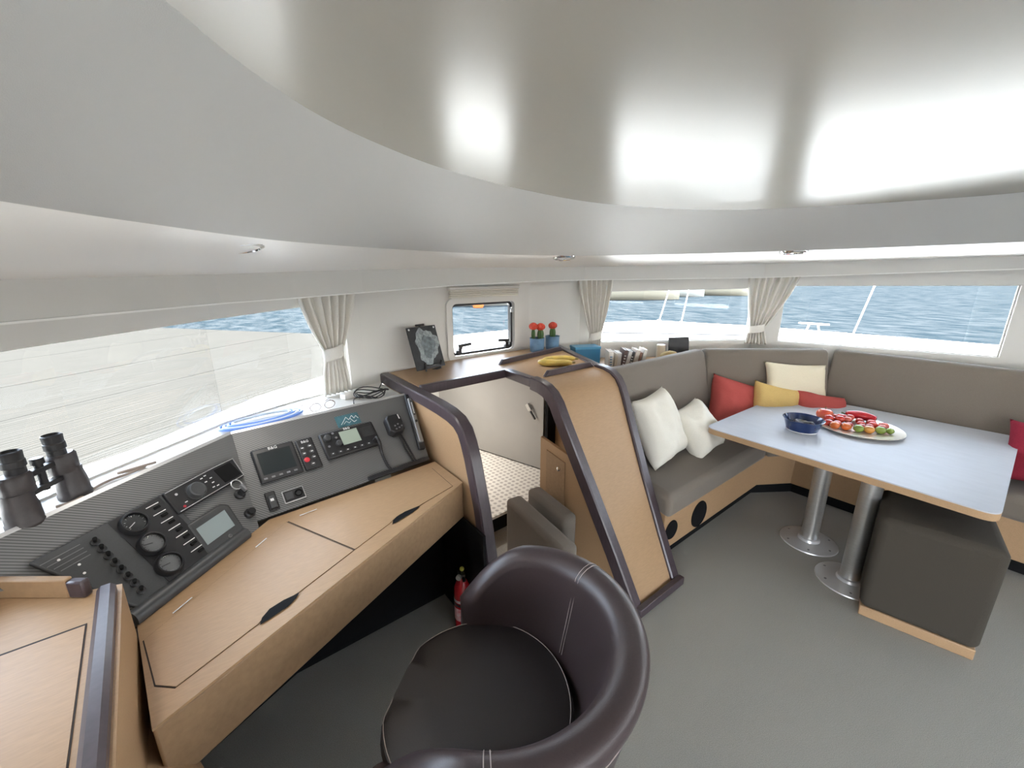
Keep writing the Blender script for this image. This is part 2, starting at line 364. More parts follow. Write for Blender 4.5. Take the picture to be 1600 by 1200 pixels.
# ceiling: raised glossy panel, sloped fascia around it, soffit out to the walls, valance
LOW = [(-.188, .936, 1.65), (-.069, 1.129, 1.65), (.183, 1.455, 1.65), (.41, 1.63, 1.65), (.68, 1.755, 1.65), (1.03, 1.83, 1.647), (1.45, 1.865, 1.645), (1.92, 1.80, 1.648), (2.2, 1.58, 1.652), (2.43, 1.29, 1.655), (2.54, 1.0, 1.657), (2.61, .73, 1.658), (2.60, .486, 1.658), (2.57, .11, 1.658), (2.48, -.35, 1.658), (2.25, -.85, 1.657), (1.8, -1.3, 1.655), (1.1, -1.55, 1.65), (.3, -1.5, 1.65), (-.4, -1.1, 1.65), (-.66, -.5, 1.65), (-.60, .05, 1.65), (-.42, .52, 1.65)]
UP = [(x, y, 1.85-.012*x) for x, y in ((.035, .684), (.079, .748), (.139, .824), (.26, .944), (.431, 1.056), (.662, 1.16), (1.016, 1.240), (1.45, 1.25), (1.90, 1.09), (2.12, .89), (2.25, .662), (2.362, .377), (2.412, .138), (2.36, -.3), (2.1, -.75), (1.6, -1.1), (1.0, -1.3), (.4, -1.25), (-.15, -.9), (-.36, -.4), (-.34, .05), (-.18, .4))]
CC = (.95, 0.0)
low = catmull(LOW); up = catmull(UP)
NA = 160
def loopring(loop, zoff=0): return [Vector(ray_loop(loop, CC, 2*pi*i/NA)) + Vector((0, 0, zoff)) for i in range(NA)]
rl, ru = loopring(low), loopring(up)
VO = [(p[0], p[1], p[2]) for p in WL]
rw = [Vector(ray_loop(VO, CC, 2*pi*i/NA)) for i in range(NA)]
mb = MB(); rings = []
for k in range(-1, 9):
    t = 1-k/9 if k >= 0 else 1.015
    rings.append([Vector((CC[0]+(p.x-CC[0])*t, CC[1]+(p.y-CC[1])*t, 1.8495-.012*(CC[0]+(p.x-CC[0])*t))) for p in ru])
mb.loft(rings, True, False); k_ = len(mb.v)-NA; mb.f.append(tuple(range(k_, k_+NA)))
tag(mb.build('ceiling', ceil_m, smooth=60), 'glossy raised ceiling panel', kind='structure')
mb = MB()
rr = []
for t in (0, .02, .15, .4, .7, 1.0):
    bulge = .012*sin(pi*t)
    rr.append([a.lerp(b, t)+Vector((0, 0, bulge)) for a, b in zip(rl, ru)])
mb.loft([[p+Vector((0, 0, .0)) for p in r] for r in rr], True, False)
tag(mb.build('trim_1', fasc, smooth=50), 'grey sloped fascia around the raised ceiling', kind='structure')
mb = MB(); rr = []
for t in (0, .012, .3, .65, .9, 1.0):
    rr.append([a.lerp(b, t)+Vector((0, 0, (.006 if t > 0 else 0)+.035*t*(1-t))) for a, b in zip(rl, rw)])
mb.loft(rr, True, False)
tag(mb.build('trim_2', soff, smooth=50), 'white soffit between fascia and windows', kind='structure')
# valance strip hanging in front of the wall head
mb = MB(); n = len(WL); inn = []
for i, p in enumerate(WL):
    a = Vector(WL[max(i-1, 0)][:2]); b = Vector(WL[min(i+1, n-1)][:2]); e = (b-a).normalized(); inn.append(Vector((e.y, -e.x)))
for i in range(n-1):
    p, q = WL[i], WL[i+1]; ip, iq = inn[i]*.07, inn[i+1]*.07
    P = Vector(p[:2])+ip; Q = Vector(q[:2])+iq
    mb.hexa([(P.x, P.y, p[3]), (Q.x, Q.y, q[3]), (Q.x, Q.y, q[2]+.03), (P.x, P.y, p[2]+.03)], [(p[0], p[1], p[3]), (q[0], q[1], q[3]), (q[0], q[1], q[2]+.03), (p[0], p[1], p[2]+.03)])
tag(mb.build('trim_3', white, smooth=25), 'white valance strip above the windows', kind='structure')
mb = MB()
for i in range(n-1):
    P = Vector(WL[i][:2])+inn[i]*.075; Q_ = Vector(WL[i+1][:2])+inn[i+1]*.075
    mb.bar((P.x, P.y, WL[i][3]), (Q_.x, Q_.y, WL[i+1][3]), .014, .006)
tag(mb.build('lit_edge_bar', mat('lit_edge_white', (.92, .91, .88), .25), smooth=0), 'thin bright bar painting the lit bottom edge of the valance', kind='structure')  # bright bar added to stand in for light on the valance edge
# white sill shelf between the left window and the instrument panel
mb = MB(); mb.prism([(-.72, 1.27), (-.467, 1.503), (-.312, 1.664), (.054, 1.994), (.348, 2.138), (.70, 2.236), (.787, 2.25), (.787, 1.905), (.045, 1.832), (-.441, 1.395), (-.62, 1.235)], .925, .945)
tag(mb.build('trim_4', white), 'white sill shelf under the left window', kind='structure')
# coachroof over everything
mb = MB(); ro = []
for i in range(NA):
    p = rw[i]; d = Vector((p.x-CC[0], p.y-CC[1])).normalized(); ro.append(Vector((p.x+d.x*.05, p.y+d.y*.05, 1.74)))
rwo = [Vector((p.x+(p.x-CC[0])*.01, p.y+(p.y-CC[1])*.01, 1.72)) for p in rw]
mb.loft([rwo, ro, [p+Vector((0, 0, .16)) for p in ro], [Vector((CC[0]+(p.x-CC[0])*.55, CC[1]+(p.y-CC[1])*.55, 2.02)) for p in ro], [Vector((CC[0]+(p.x-CC[0])*.1, CC[1]+(p.y-CC[1])*.1, 2.05)) for p in ro]], True, False)
k_ = len(mb.v)-NA; mb.f.append(tuple(range(k_, k_+NA)))
tag(mb.build('roof', deckw), 'white coachroof over the saloon', kind='structure')

# ================================================================ OUTSIDE
DO = [(-1.9, .9), (-.579, 1.955), (-.287, 2.155), (.221, 2.70), (.748, 3.03), (1.6, 3.6), (2.3, 4.03), (3.1, 4.0), (4.4, 3.8), (5.27, 3.5), (5.69, 2.4), (5.86, 1.4), (5.98, .2), (5.9, -1.5), (5.2, -3.4), (3.2, -4.6), (0, -4.6), (-1.9, -4.4)]
DC = (1.2, -.4); A0, A1 = radians(156), radians(232)-2*pi
mb = MB(); ri, rz, rd, re = [], [], [], []
for i in range(NA+1):
    a = A0+(A1-A0)*i/NA
    p = ray_loop([(w[0], w[1]) for w in WL], DC, a); q = ray_loop(DO, DC, a); u = Vector((cos(a), sin(a), 0))
    pv = Vector((p[0], p[1], 0))+u*.07
    ri.append(pv+Vector((0, 0, .905))); rz.append(Vector((q[0], q[1], .88))-u*.05); rd.append(Vector((q[0], q[1], .86))); re.append(Vector((q[0], q[1], -1.1))+u*.0)
mb.loft([[p-Vector((0, 0, .03)) for p in ri], ri, rz, rd, re], False)
tag(mb.build('side_deck', deckw, smooth=40), 'white gelcoat side deck and foredeck around the cabin', kind='structure')
mb = MB(); mb.prism([(3.60, 3.00), (4.10, 2.46), (4.62, 1.90), (5.25, 2.15), (4.95, 3.2), (4.3, 3.48)], .885, .9035)
tag(mb.build('deck_pad', mat('grey_nonslip', (.027, .027, .027), .8, var=.1, vscale=60), smooth=0), 'grey nonslip patch on the foredeck', kind='structure')
for x, y in ((5.1, 1.2), (5.0, .75)):
    tag(MB().lathe([(.05, .872), (.05, .878), (.035, .882), (.001, .882)], Matrix.Translation((x, y, .006)), 20).build('deck_fitting', mgrey), 'small grey deck fitting beyond the right forward window', 'deck fitting', 'grey foredeck fittings')
mb = MB(); mb.box((-3.0, -1.5, -.06), (3.55, 5.2, .1))
tag(mb.build('cockpit_floor', deckw), 'white cockpit floor behind the open doorway', kind='structure')
mb = MB(); mb.box((-2.2, -1.1, 2.02), (1.6, 4.6, .08))
tag(mb.build('added_cockpit_shade', deckw, bevel=.02), 'added unseen white slab cutting sky light over the cockpit', kind='structure')  # unseen slab added to block sky light coming in from aft
mb = MB(); mb.add([(-300, -300, -1.05), (400, -300, -1.05), (400, 400, -1.05), (-300, 400, -1.05)], [(0, 1, 2, 3)])
tag(mb.build('water', water_m, smooth=0), 'rippled blue harbour water', kind='structure')
# pontoon alongside
pd = Vector((.79, .613, 0)).normalized(); pn = Vector((-pd.y, pd.x, 0))
PM = frame((-1.4, 4.62, 0), pd, pn, (0, 0, 1))
po = thing('pontoon', 'pale weathered timber pontoon alongside the left window', 'pontoon', M=PM)
for k, (a, b) in enumerate(((-1.2, 1.95), (1.965, 3.9), (3.92, 6.4), (6.42, 10.5))):
    mb = MB(); mb.box((-2.0, (a+b)/2, -.05), (19, b-a, .1)); mb.build('plank_deck', plank_m, po, M=PM)
mb = MB()
for x in (-8, -3, 2, 6): mb.box((x, 1.95, -.55), (1.6, 3.4, .9))
mb.build('float', mgrey, po, M=PM)
tag(MB().lathe([(.0, .0), (.05, .0), (.05, .008), (.04, .012), (.03, .008), (0.001, .008)], Matrix.Translation((.377, 2.60, .884)), 24).build('deck_filler_cap', alu), 'round metal filler cap on the white side deck', 'filler cap')

# ================================================================ COMPANIONWAY
# recess walls (hull side under the deck), with a port light that lets day in
mb = MB()
mb.box((.815, 2.735, .44), (.03, .98, .96))
mb.box((1.0-.1, 3.225, .44), (.14, .05, .96)); mb.box((1.9, 3.225, .44), (.8, .05, .96)); mb.box((1.235, 3.225, .1), (.53, .05, .28)); mb.box((1.235, 3.225, .85), (.53, .05, .14))
mb.box((1.55, 2.8, .905), (1.5, .9, .02)); mb.box((2.3, 2.8, .44), (.03, .95, .96))
tag(mb.build('wall_companionway', white), 'white hull side inside the companionway', kind='structure')
window(11, [(.97, 3.215, .24, .78), (1.5, 3.215, .24, .78)], 'hull port light in the companionway')
mb = MB(); mb.prism([(.835, 1.80), (1.9, 1.84), (1.9, 2.07), (1.60, 3.16), (.835, 3.16)], .0, .098)
st = thing('companionway_step', 'low white studded step at the foot of the grey door', 'step', (1.2, 2.3, 0))
mb.build('riser', blackm, st)
mb = MB(); mb.prism([(.835, 1.79), (1.9, 1.83), (1.893, 2.075), (1.62, 3.06), (.835, 3.06)], .098, .115); mb.build('tread', tread_m, st)
d = Vector((1.893-1.60, 2.075-3.13, 0)).normalized(); DM = frame((1.60, 3.13, .117), d, (0, 0, 1), d.cross(Vector((0, 0, 1))))
dr = tag(thing('door_1', None, None, M=DM), 'satin grey door panel below the counter', kind='structure')
mb = MB(); mb.box((.545, .385, -.015), (1.09, .77, .02)); mb.build('door_leaf', hatchm, dr, M=DM, bevel=.003)
mb = MB(); mb.bar((.955, .50, .012), (.985, .455, .012), .03, .018, up=(0, 0, 1)); mb.build('latch_plate', steel, dr, M=DM, bevel=.003)
mb = MB(); mb.bar((.988, .45, .014), (1.03, .395, .014), .012, .012, up=(0, 0, 1)); mb.build('latch_lever', black, dr, M=DM, bevel=.003)

# ---- left end panel of the desk, with its dark trim
EP = [(1.05, 0), (1.177, .334), (1.236, .618), (1.298, .82), (1.325, .885), (1.355, .935), (1.403, .968), (1.47, .983), (1.56, .99), (1.675, .993), (2.24, .995)]
ep = thing('end_panel', 'oak end panel with curved dark trim between desk and companionway', 'end panel', (.81, 1.3, 0))
mb = MB(); ins = [(y+.012, z-.012) for y, z in EP[1:]]
poly = [(1.062, 0)]+ins+[(2.24, 0)]
n = len(poly)
mb.add([(.80, y, z) for y, z in poly]+[(.835, y, z) for y, z in poly], [tuple(range(n)), tuple(range(2*n-1, n-1, -1))]+[(i, (i+1) % n, n+(i+1) % n, n+i) for i in range(n)])
mb.build('oak_board', oak, ep, smooth=0)
def prof_trim(profile, x0s, x1s, h=.022, below=.03):
    """dark moulding following a (y,z) profile; x0s/x1s give its two sides at each point"""
    mb = MB(); rings = []; n = len(profile)
    for i, (y, z) in enumerate(profile):
        a = profile[max(i-1, 0)]; b = profile[min(i+1, n-1)]; ty, tz = b[0]-a[0], b[1]-a[1]; L = sqrt(ty*ty+tz*tz); ny, nz = -tz/L, ty/L
        x0, x1 = x0s[i], x1s[i]
        rings.append([(x0, y-ny*below, z-nz*below), (x0, y+ny*(h-.006), z+nz*(h-.006)), (x0+.006, y+ny*h, z+nz*h), (x1-.006, y+ny*h, z+nz*h), (x1, y+ny*(h-.006), z+nz*(h-.006)), (x1, y-ny*below, z-nz*below)])
    mb.loft(rings)
    return mb
prof_trim(EP, [.787]*len(EP), [.842]*len(EP), h=.006, below=.045).build('edge_trim', trimm, ep, smooth=30)

# ---- companionway box: sloping oak front, counter, trims
BX = [(.884, 0, 1.457, 1.765), (1.022, .25, 1.447, 1.79), (1.16, .5, 1.43, 1.82), (1.285, .73, 1.41, 1.855), (1.36, .865, 1.40, 1.878), (1.393, .92, 1.40, 1.888), (1.43, .96, 1.40, 1.898), (1.475, .985, 1.40, 1.905), (1.53, .997, 1.403, 1.912), (1.60, 1.0, 1.41, 1.92)]
cb = thing('companionway_cabinet', 'oak cabinet with sloping front and dark trim beside the sofa', 'cabinet', (1.6, 1.4, 0))
mb = MB(); mb.loft([[(xl, y, z), (xr, y, z), (xr, y+.03, z-.03 if z > 0 else 0), (xl, y+.03, z-.03 if z > 0 else 0)] for y, z, xl, xr in BX]); mb.build('sloping_front', oak, cb, smooth=40)
P = [(y, z) for y, z, a, b in BX]
prof_trim(P, [b[2]-.052 for b in BX], [b[2]+.002 for b in BX], h=.016, below=.05).build('edge_trim', trimm, cb, smooth=30)
prof_trim(P, [b[3]-.05 for b in BX], [b[3]+.006 for b in BX], h=.016, below=.05).build('edge_trim', trimm, cb, smooth=30)
mb = MB(); mb.bar((1.41, .874, .022), (1.775, .872, .022), .03, .044); mb.build('foot_trim', trimm, cb, bevel=.004)
mb = MB()   # inner side (facing the companionway) with its cupboard door; outer side towards the sofa
mb.add([(1.440, y, z) for y, z in ((.97, 0), (1.60, 0), (1.60, .66), (1.25, .60))]+[(1.458, y, z) for y, z in ((.97, 0), (1.60, 0), (1.60, .66), (1.25, .60))], [(0, 1, 2, 3), (7, 6, 5, 4), (0, 4, 5, 1), (1, 5, 6, 2), (2, 6, 7, 3), (3, 7, 4, 0)])
mb.build('inner_side', oak, cb, smooth=0)
mb = MB(); mb.add([(1.80, y, z) for y, z in ((.93, 0), (1.85, 0), (1.95, .97), (1.52, .97), (1.39, .85))]+[(1.78, y, z) for y, z in ((.93, 0), (1.85, 0), (1.95, .97), (1.52, .97), (1.39, .85))], [(0, 1, 2, 3, 4), (9, 8, 7, 6, 5)]+[(i, (i+1) % 5, 5+(i+1) % 5, 5+i) for i in range(5)])
mb.build('outer_side', oak, cb, smooth=0)
mb = MB(); mb.box((1.82, 1.845, .5), (.22, .02, .92)); mb.build('back_board', blackm, cb, smooth=0)
cd_ = MB(); cd_.add([(1.434, y, z) for y, z in ((1.40, .22), (1.545, .22), (1.545, .60), (1.40, .575))]+[(1.441, y, z) for y, z in ((1.40, .22), (1.545, .22), (1.545, .60), (1.40, .575))], [(0, 1, 2, 3), (7, 6, 5, 4), (0, 4, 5, 1), (1, 5, 6, 2), (2, 6, 7, 3), (3, 7, 4, 0)])
cdo = cd_.build('cupboard_door', oak_d, cb, smooth=0)
m = MB(); m.lathe([(.003, 0), (.01, .006), (.012, .014), (.004, .018)], frame((1.434, 1.435, .53), (0, 1, 0), (0, 0, 1), (-1, 0, 0)), 16); m.build('knob', chrome, cdo)

# ---- counter top above, running to the wall, with front trim and two fiddle rails
ct = thing('counter', 'oak counter with dark front edge under the small window', 'counter', (1.3, 2.1, .96))
mb = MB(); mb.prism([(.842, 2.235), (.842, 1.85), (1.43, 1.875), (1.412, 1.602), (1.92, 1.602), (2.215, 2.25), (1.97, 2.325), (1.27, 2.315)], .965, 1.0); mb.build('countertop', oak, ct, bevel=.002)
for p_, q_, w_, h_ in (((.842, 1.842, .984), (1.405, 1.866, .984), .03, .05), ((1.405, 1.862, .984), (1.385, 1.60, .984), .05, .05), ((1.898, 1.60, .989), (2.19, 2.255, .989), .05, .044)):
    mb = MB(); mb.bar(p_, q_, w_, h_); mb.build('edge_trim', trimm, ct, bevel=.006)
mb = MB()
def rail(p, q):
    p, q = Vector((*p, 1.0)), Vector((*q, 1.0)); d = (q-p).normalized(); s = d.cross(Vector((0, 0, 1)))*.011; u = Vector((0, 0, .032))
    m = MB(); m.hexa([p-s, q-s, q-s-d*.03+u, p-s+d*.03+u], [p+s, q+s, q+s-d*.03+u, p+s+d*.03+u]); return m
rail((1.45, 2.005), (2.10, 2.118)).build('fiddle_rail', trimm, ct, bevel=.003); rail((1.465, 1.61), (1.875, 1.625)).build('fiddle_rail', trimm, ct, bevel=.003)

# ---- grey upholstered blocks at the foot of the opening
def softbox(name, c, d, M, bev=.025, parent=None, m=None):
    mb = MB(); mb.box(c, d); return mb.build(name, m or fab, parent, M=M, bevel=bev, seg=4)
for (lab, loc, dim) in (('larger grey upholstered block leaning in the companionway opening', (1.165, 1.30), (.095, .50, .40)), ('narrow grey upholstered block against the oak cupboard door', (1.315, 1.375), (.085, .34, .41))):
    M = rotz((loc[0], loc[1], 0), radians(-8))
    tag(softbox('upholstered_block', (0, 0, dim[2]/2), dim, M), lab, 'upholstered block')

# ================================================================ DESK AND INSTRUMENTS
DP = [(-.236, 1.236), (-.192, .893), (.785, 1.358), (.785, 1.608), (.702, 1.599), (.098, 1.552)]
dk = thing('chart_desk', 'light oak chart desk with lift-up lids below the instrument panel', 'desk', (.3, 1.3, .52))
mb = MB(); mb.prism(DP, .535, .694); mb.build('desk_body', oak_d, dk, bevel=.006)
mb = MB(); mb.prism(DP, .694, .70); mb.build('desk_top', oak, dk)
mb = MB(); mb.prism([(-.23, 1.40), (.10, 1.545), (.784, 1.555), (.784, 1.60), (.09, 1.585), (-.23, 1.44)], 0, .535); mb.build('kneehole_shade_back', blackm, dk)  # black sheet added for the shade under the desk
mb = MB(); mb.prism([(.772, 1.19), (.784, 1.19), (.784, 1.55), (.772, 1.55)], 0, .535); mb.build('kneehole_shade_side', blackm, dk)  # black cover over the oak end panel, painting the shade there
LID1 = [(-.22, 1.165), (-.192, 1.003), (-.157, .971), (.006, 1.052), (.02, 1.068), (.05, 1.088), (.085, 1.096), (.115, 1.108), (.284, 1.192), (.145, 1.495), (.098, 1.45)]
LID2 = [(.150, 1.495), (.288, 1.194), (.43, 1.262), (.448, 1.275), (.48, 1.292), (.515, 1.296), (.56, 1.302), (.735, 1.354), (.742, 1.552)]
def lid(poly, nm):
    c = Vector((sum(p[0] for p in poly)/len(poly), sum(p[1] for p in poly)/len(poly)))
    g = MB(); g.prism([c+(Vector(p)-c)*1.006 for p in poly], .70, .7008); l = MB(); l.prism([c+(Vector(p)-c)*.994 for p in poly], .7005, .7022)
    o = l.build('desk_lid', oak, dk, smooth=0); g.build('lid_gap', groove, o, smooth=0); return o
l1 = lid(LID1, 1); l2 = lid(LID2, 2)
for o, pts in ((l1, [(.008, 1.045), (.028, 1.050), (.075, 1.067), (.098, 1.085), (.108, 1.100), (.07, 1.098), (.035, 1.087), (.015, 1.066)]), (l2, [(.435, 1.25), (.46, 1.256), (.52, 1.275), (.56, 1.294), (.555, 1.300), (.50, 1.296), (.465, 1.284), (.445, 1.27)])):
    m = MB(); m.prism(pts, .7023, .7030); m.build('finger_slot', blackm, o, smooth=0)
for p_, q_ in (((-.165, 1.225), (-.125, 1.262)), ((.04, 1.40), (.075, 1.432)), ((.19, 1.508), (.25, 1.515))):
    m = MB(); m.bar((*p_, .7025), (*q_, .7025), .003, .001); m.build('hinge', paint_w, dk)

# panel frames: local x along the top, local y up the slope, local z out of the face
KT = Vector((.045, 1.824, .955))
def pframe(u, v):
    u, v = Vector(u).normalized(), Vector(v).normalized(); return frame(KT, u, -v, u.cross(-v))
FL = pframe((.743, .669, 0), (.456, -.507, -.732)); FR = pframe((.994, .105, 0), (.077, -.731, -.679))
con = thing('instrument_console', 'carbon weave instrument console behind the chart desk', 'console', (.1, 1.7, .70))
def slab(poly, z0, z1):
    mb = MB(); mb.prism(poly, z0, z1); return mb
slab([(-.60, -.36), (-.195, -.36), (0, 0), (-1.0, 0), (-1.0, -.10), (-.715, -.10)], -.012, 0).build('console_panel', carb, con, M=FL, smooth=0)
slab([(-.012, -.365), (.700, -.365), (.762, 0), (0.001, 0)], -.012, 0).build('console_panel', carb, con, M=FR, smooth=0)
m = MB(); m.bar((-1.0, .004, -.006), (.003, .004, -.006), .016, .008); m.build('top_edge', alu, con, M=FL)
m = MB(); m.bar((.0, .004, -.006), (.755, .004, -.006), .016, .008); m.build('top_edge', alu, con, M=FR)
m = MB(); m.tube([(-.60, -.338, .004), (-.24, -.338, .004)], .022, 14); m.build('lip', dgrey, con, M=FL)
m = MB(); m.bar((.40, -.36, .01), (.695, -.362, .01), .02, .012, up=(0, 0, 1)); m.build('bottom_strip', black, con, M=FR, bevel=.003)

def fbox(x0, x1, y0, y1, z0, z1):
    mb = MB(); mb.box(((x0+x1)/2, (y0+y1)/2, (z0+z1)/2), (x1-x0, y1-y0, z1-z0)); return mb
def fcyl(M2, x, y, prof, n=28):
    mb = MB(); mb.lathe(prof, Matrix.Translation((x, y, 0)), n); return mb
def device(name, label, cat, F, c, group=None):
    return thing(name, label, cat, M=F @ Matrix.Translation((c[0], c[1], 0)), group=group)
def lettering(body, size, x, y, z, F, parent, rot=0):
    text_mb(body, size, Matrix.Translation((x, y, z)) @ Matrix.Rotation(rot, 4, 'Z')).build('lettering', paint_w, parent, M=F, smooth=0)
# chart display
t = device('chart_display', 'square black chart display on the right console panel', 'display', FR, (.108, -.17))
fbox(.036, .186, -.241, -.097, 0, .014).build('housing', black, t, M=FR, bevel=.008, seg=3); fbox(.052, .168, -.212, -.118, .0138, .0148).build('screen', screend, t, M=FR)
lettering('B&G', .017, .11, -.108, .0145, FR, t)
for k in range(5):
    x = .055+.026*k; fbox(x-.006, x+.006, -.230, -.223, .0135, .0152).build('button', mgrey, t, M=FR)
# pilot keypad
t = device('pilot_keypad', 'narrow black pilot keypad with one red button', 'keypad', FR, (.224, -.17))
fbox(.192, .258, -.242, -.102, 0, .014).build('housing', black, t, M=FR, bevel=.006, seg=3); lettering('B&G', .015, .226, -.118, .0145, FR, t)
for (x, y) in ((.208, -.145), (.238, -.143), (.208, -.170), (.238, -.168), (.238, -.195), (.226, -.222)):
    fcyl(FR, x, y, [(.009, .013), (.009, .0155), (.006, .017), (.001, .017)], 16).build('button', dgrey, t, M=FR)
    fbox(x-.004, x+.004, y-.0015, y+.0015, .017, .0176).build('button_mark', paint_w, t, M=FR)
fcyl(FR, .209, -.199, [(.0105, .013), (.0105, .0165), (.007, .0185), (.001, .0185)], 18).build('button', redp, t, M=FR)
# VHF radio
t = device('vhf_radio', 'wide black marine radio with pale green screen', 'radio', FR, (.40, -.165))
fbox(.282, .518, -.226, -.104, 0, .02).build('housing', black, t, M=FR, bevel=.008, seg=3); fbox(.362, .440, -.184, -.119, .0195, .0208).build('screen', mat('lcd_green', (.36, .43, .36), .2), t, M=FR)
lettering('B&G', .015, .40, -.110, .0205, FR, t)
for (x, y, r) in ((.308, -.135, .015), (.345, -.172, .013)):
    fcyl(FR, x, y, [(r, .019), (r*.92, .034), (r*.7, .036), (.001, .036)], 22).build('knob', dgrey, t, M=FR)
for k in range(6):
    x = .308+.031*k; fbox(x-.008, x+.008, -.214, -.203, .0195, .0216).build('button', dgrey, t, M=FR); fbox(x-.003, x+.003, -.2095, -.2065, .0216, .022).build('button_mark', paint_w, t, M=FR)
for (x, y) in ((.338, -.117), (.345, -.14), (.305, -.172)):
    fcyl(FR, x, y, [(.005, .0195), (.005, .0215), (.001, .0215)], 12).build('button', mgrey, t, M=FR)
for k in range(9): pass
m = MB()
for k in range(7): m.box((.478, -.128-.007*k, .0203), (.05, .002, .0012))
m.build('speaker_grille', dgrey, t, M=FR)
m = MB(); m.tube(smooth_path([(.49, -.20, .02), (.492, -.205, .05), (.495, -.23, .05), (.497, -.27, .02), (.50, -.33, .012), (.51, -.36, .012)], 6), .006, 10); m.build('cord', black, t, M=FR)
# microphone
t = device('microphone', 'black hand microphone clipped right of the marine radio', 'microphone', FR, (.605, -.16))
pts = [(.588, -.105), (.64, -.105), (.652, -.12), (.645, -.19), (.625, -.208), (.585, -.208), (.566, -.19), (.572, -.12)]
c = Vector((.609, -.157))
m = MB(); m.loft([[(p[0], p[1], .004) for p in pts], [(p[0], p[1], .03) for p in pts], [tuple((c+(Vector(p)-c)*.86))+(.042,) for p in pts]]); m.build('body', black, t, M=FR, bevel=.003)
fbox(.633, .638, -.14, -.115, .041, .0432).build('label_mark', paint_w, t, M=FR)
for (x, y) in ((.60, -.17), (.616, -.165), (.60, -.187), (.616, -.184), (.63, -.178)): fcyl(FR, x, y, [(.004, .041), (.004, .044), (.001, .044)], 10).build('button', mgrey, t, M=FR)
for dx in (0, .012):
    m = MB(); m.tube(smooth_path([(.608+dx*.5, -.205, .02), (.61+dx, -.24, .014), (.61+dx*1.3, -.29, .012), (.618+dx, -.355, .012)], 6), .0045, 8); m.build('cord', black, t, M=FR)
# sticker with two mountain outlines
t = device('sticker', 'small teal sticker with white mountain outline above the radio', 'sticker', FR, (.43, -.06))
fbox(.378, .482, -.090, -.032, 0, .0012).build('sheet', mat('teal_sticker', (.06, .17, .21), .4, var=.35, vscale=30), t, M=FR)
m = MB()
for a, b in zip([(.394, -.078), (.408, -.064), (.425, -.045), (.433, -.062), (.440, -.055), (.452, -.078)], [(.408, -.064), (.425, -.045), (.433, -.062), (.440, -.055), (.452, -.078), (.466, -.072)]): m.bar((*a, .0016), (*b, .0016), .0022, .0008)
for a, b in zip([(.440, -.055), (.452, -.043), (.458, -.06), (.469, -.048)], [(.452, -.043), (.458, -.06), (.469, -.048), (.476, -.064)]): m.bar((*a, .0016), (*b, .0016), .0022, .0008)
for a, b in zip([(.405, -.078), (.42, -.066), (.43, -.078)], [(.42, -.066), (.43, -.078), (.44, -.07)]): m.bar((*a, .0016), (*b, .0016), .0016, .0008)
m.build('mountain_outline', paint_w, t, M=FR)
# rocker switch and twin socket
t = device('rocker_switch', 'tall black rocker switch left of the silver framed socket', 'switch', FR, (.05, -.315))
fbox(.034, .069, -.352, -.276, 0, .008).build('plate', black, t, M=FR, bevel=.004); fbox(.040, .063, -.345, -.295, .0075, .015).build('rocker', dgrey, t, M=FR, bevel=.003)
fbox(.046, .057, -.318, -.308, .0148, .0156).build('mark', paint_w, t, M=FR)
t = device('power_socket', 'twin power socket in a silver frame below the chart display', 'socket', FR, (.125, -.318))
fbox(.087, .163, -.343, -.292, 0, .006).build('plate', alu, t, M=FR, bevel=.003); fbox(.091, .159, -.339, -.296, .0055, .008).build('insert', black, t, M=FR)
fbox(.097, .122, -.331, -.304, .0078, .0095).build('usb_port', dgrey, t, M=FR); fcyl(FR, .141, -.317, [(.014, .0078), (.014, .011), (.010, .011), (.009, .005), (.001, .005)], 20).build('round_port', blackm, t, M=FR)
# silver device standing at the right end of the panel
t = device('handheld_torch', 'slim silver handheld torch clipped at the panel end', 'torch', FR, (.70, -.17))
a, b = Vector((.742, -.015, .022)), Vector((.678, -.315, .022)); e = (b-a).normalized()
m = MB(); m.bar(a, b, .034, .022, up=(0, 0, 1)); m.build('holder', black, t, M=FR, bevel=.006)
m = MB(); m.bar(a+e*.03+Vector((0, 0, .014)), b-e*.03+Vector((0, 0, .014)), .023, .016, up=(0, 0, 1)); m.build('body', mat('silver_paint', (.25, .25, .245), .4, metal=.4), t, M=FR, bevel=.006, seg=3)
m = MB(); m.bar(a+e*.05+Vector((0, 0, .0225)), a+e*.13+Vector((0, 0, .0225)), .010, .002, up=(0, 0, 1)); m.build('window_slot', black, t, M=FR)
m = MB(); m.bar(a+e*.057+Vector((0, 0, .0238)), a+e*.123+Vector((0, 0, .0238)), .004, .001, up=(0, 0, 1)); m.build('light_strip', paint_w, t, M=FR)
m = MB(); m.tube([a+e*.165+Vector((0, 0, .022)), a+e*.165+Vector((0, 0, .026))], .006, 12); m.build('button', black, t, M=FR)
# stereo
t = device('car_stereo', 'black stereo head unit with large round knob on the left panel', 'stereo', FL, (-.215, -.13))
m = slab([(-.345, -.088), (-.19, -.086), (-.18, -.090), (-.165, -.086), (-.082, -.090), (-.10, -.170), (-.352, -.170)], 0, .02); m.build('housing', black, t, M=FL, bevel=.006, seg=3)
m = MB()
for a, b in zip([(-.340, -.093), (-.19, -.091), (-.165, -.091), (-.09, -.094)], [(-.19, -.091), (-.165, -.091), (-.09, -.094), (-.104, -.164)]): m.bar((*a, .021), (*b, .021), .002, .002)
m.bar((-.345, -.166, .021), (-.104, -.166, .021), .002, .002); m.build('bezel_line', alu, t, M=FL)
fcyl(FL, -.268, -.133, [(.030, .019), (.029, .024), (.027, .024), (.025, .036), (.021, .039), (.001, .038)], 32).build('knob', dgrey, t, M=FL)
fbox(-.175, -.108, -.158, -.100, .0195, .021).build('screen', blackm, t, M=FL)
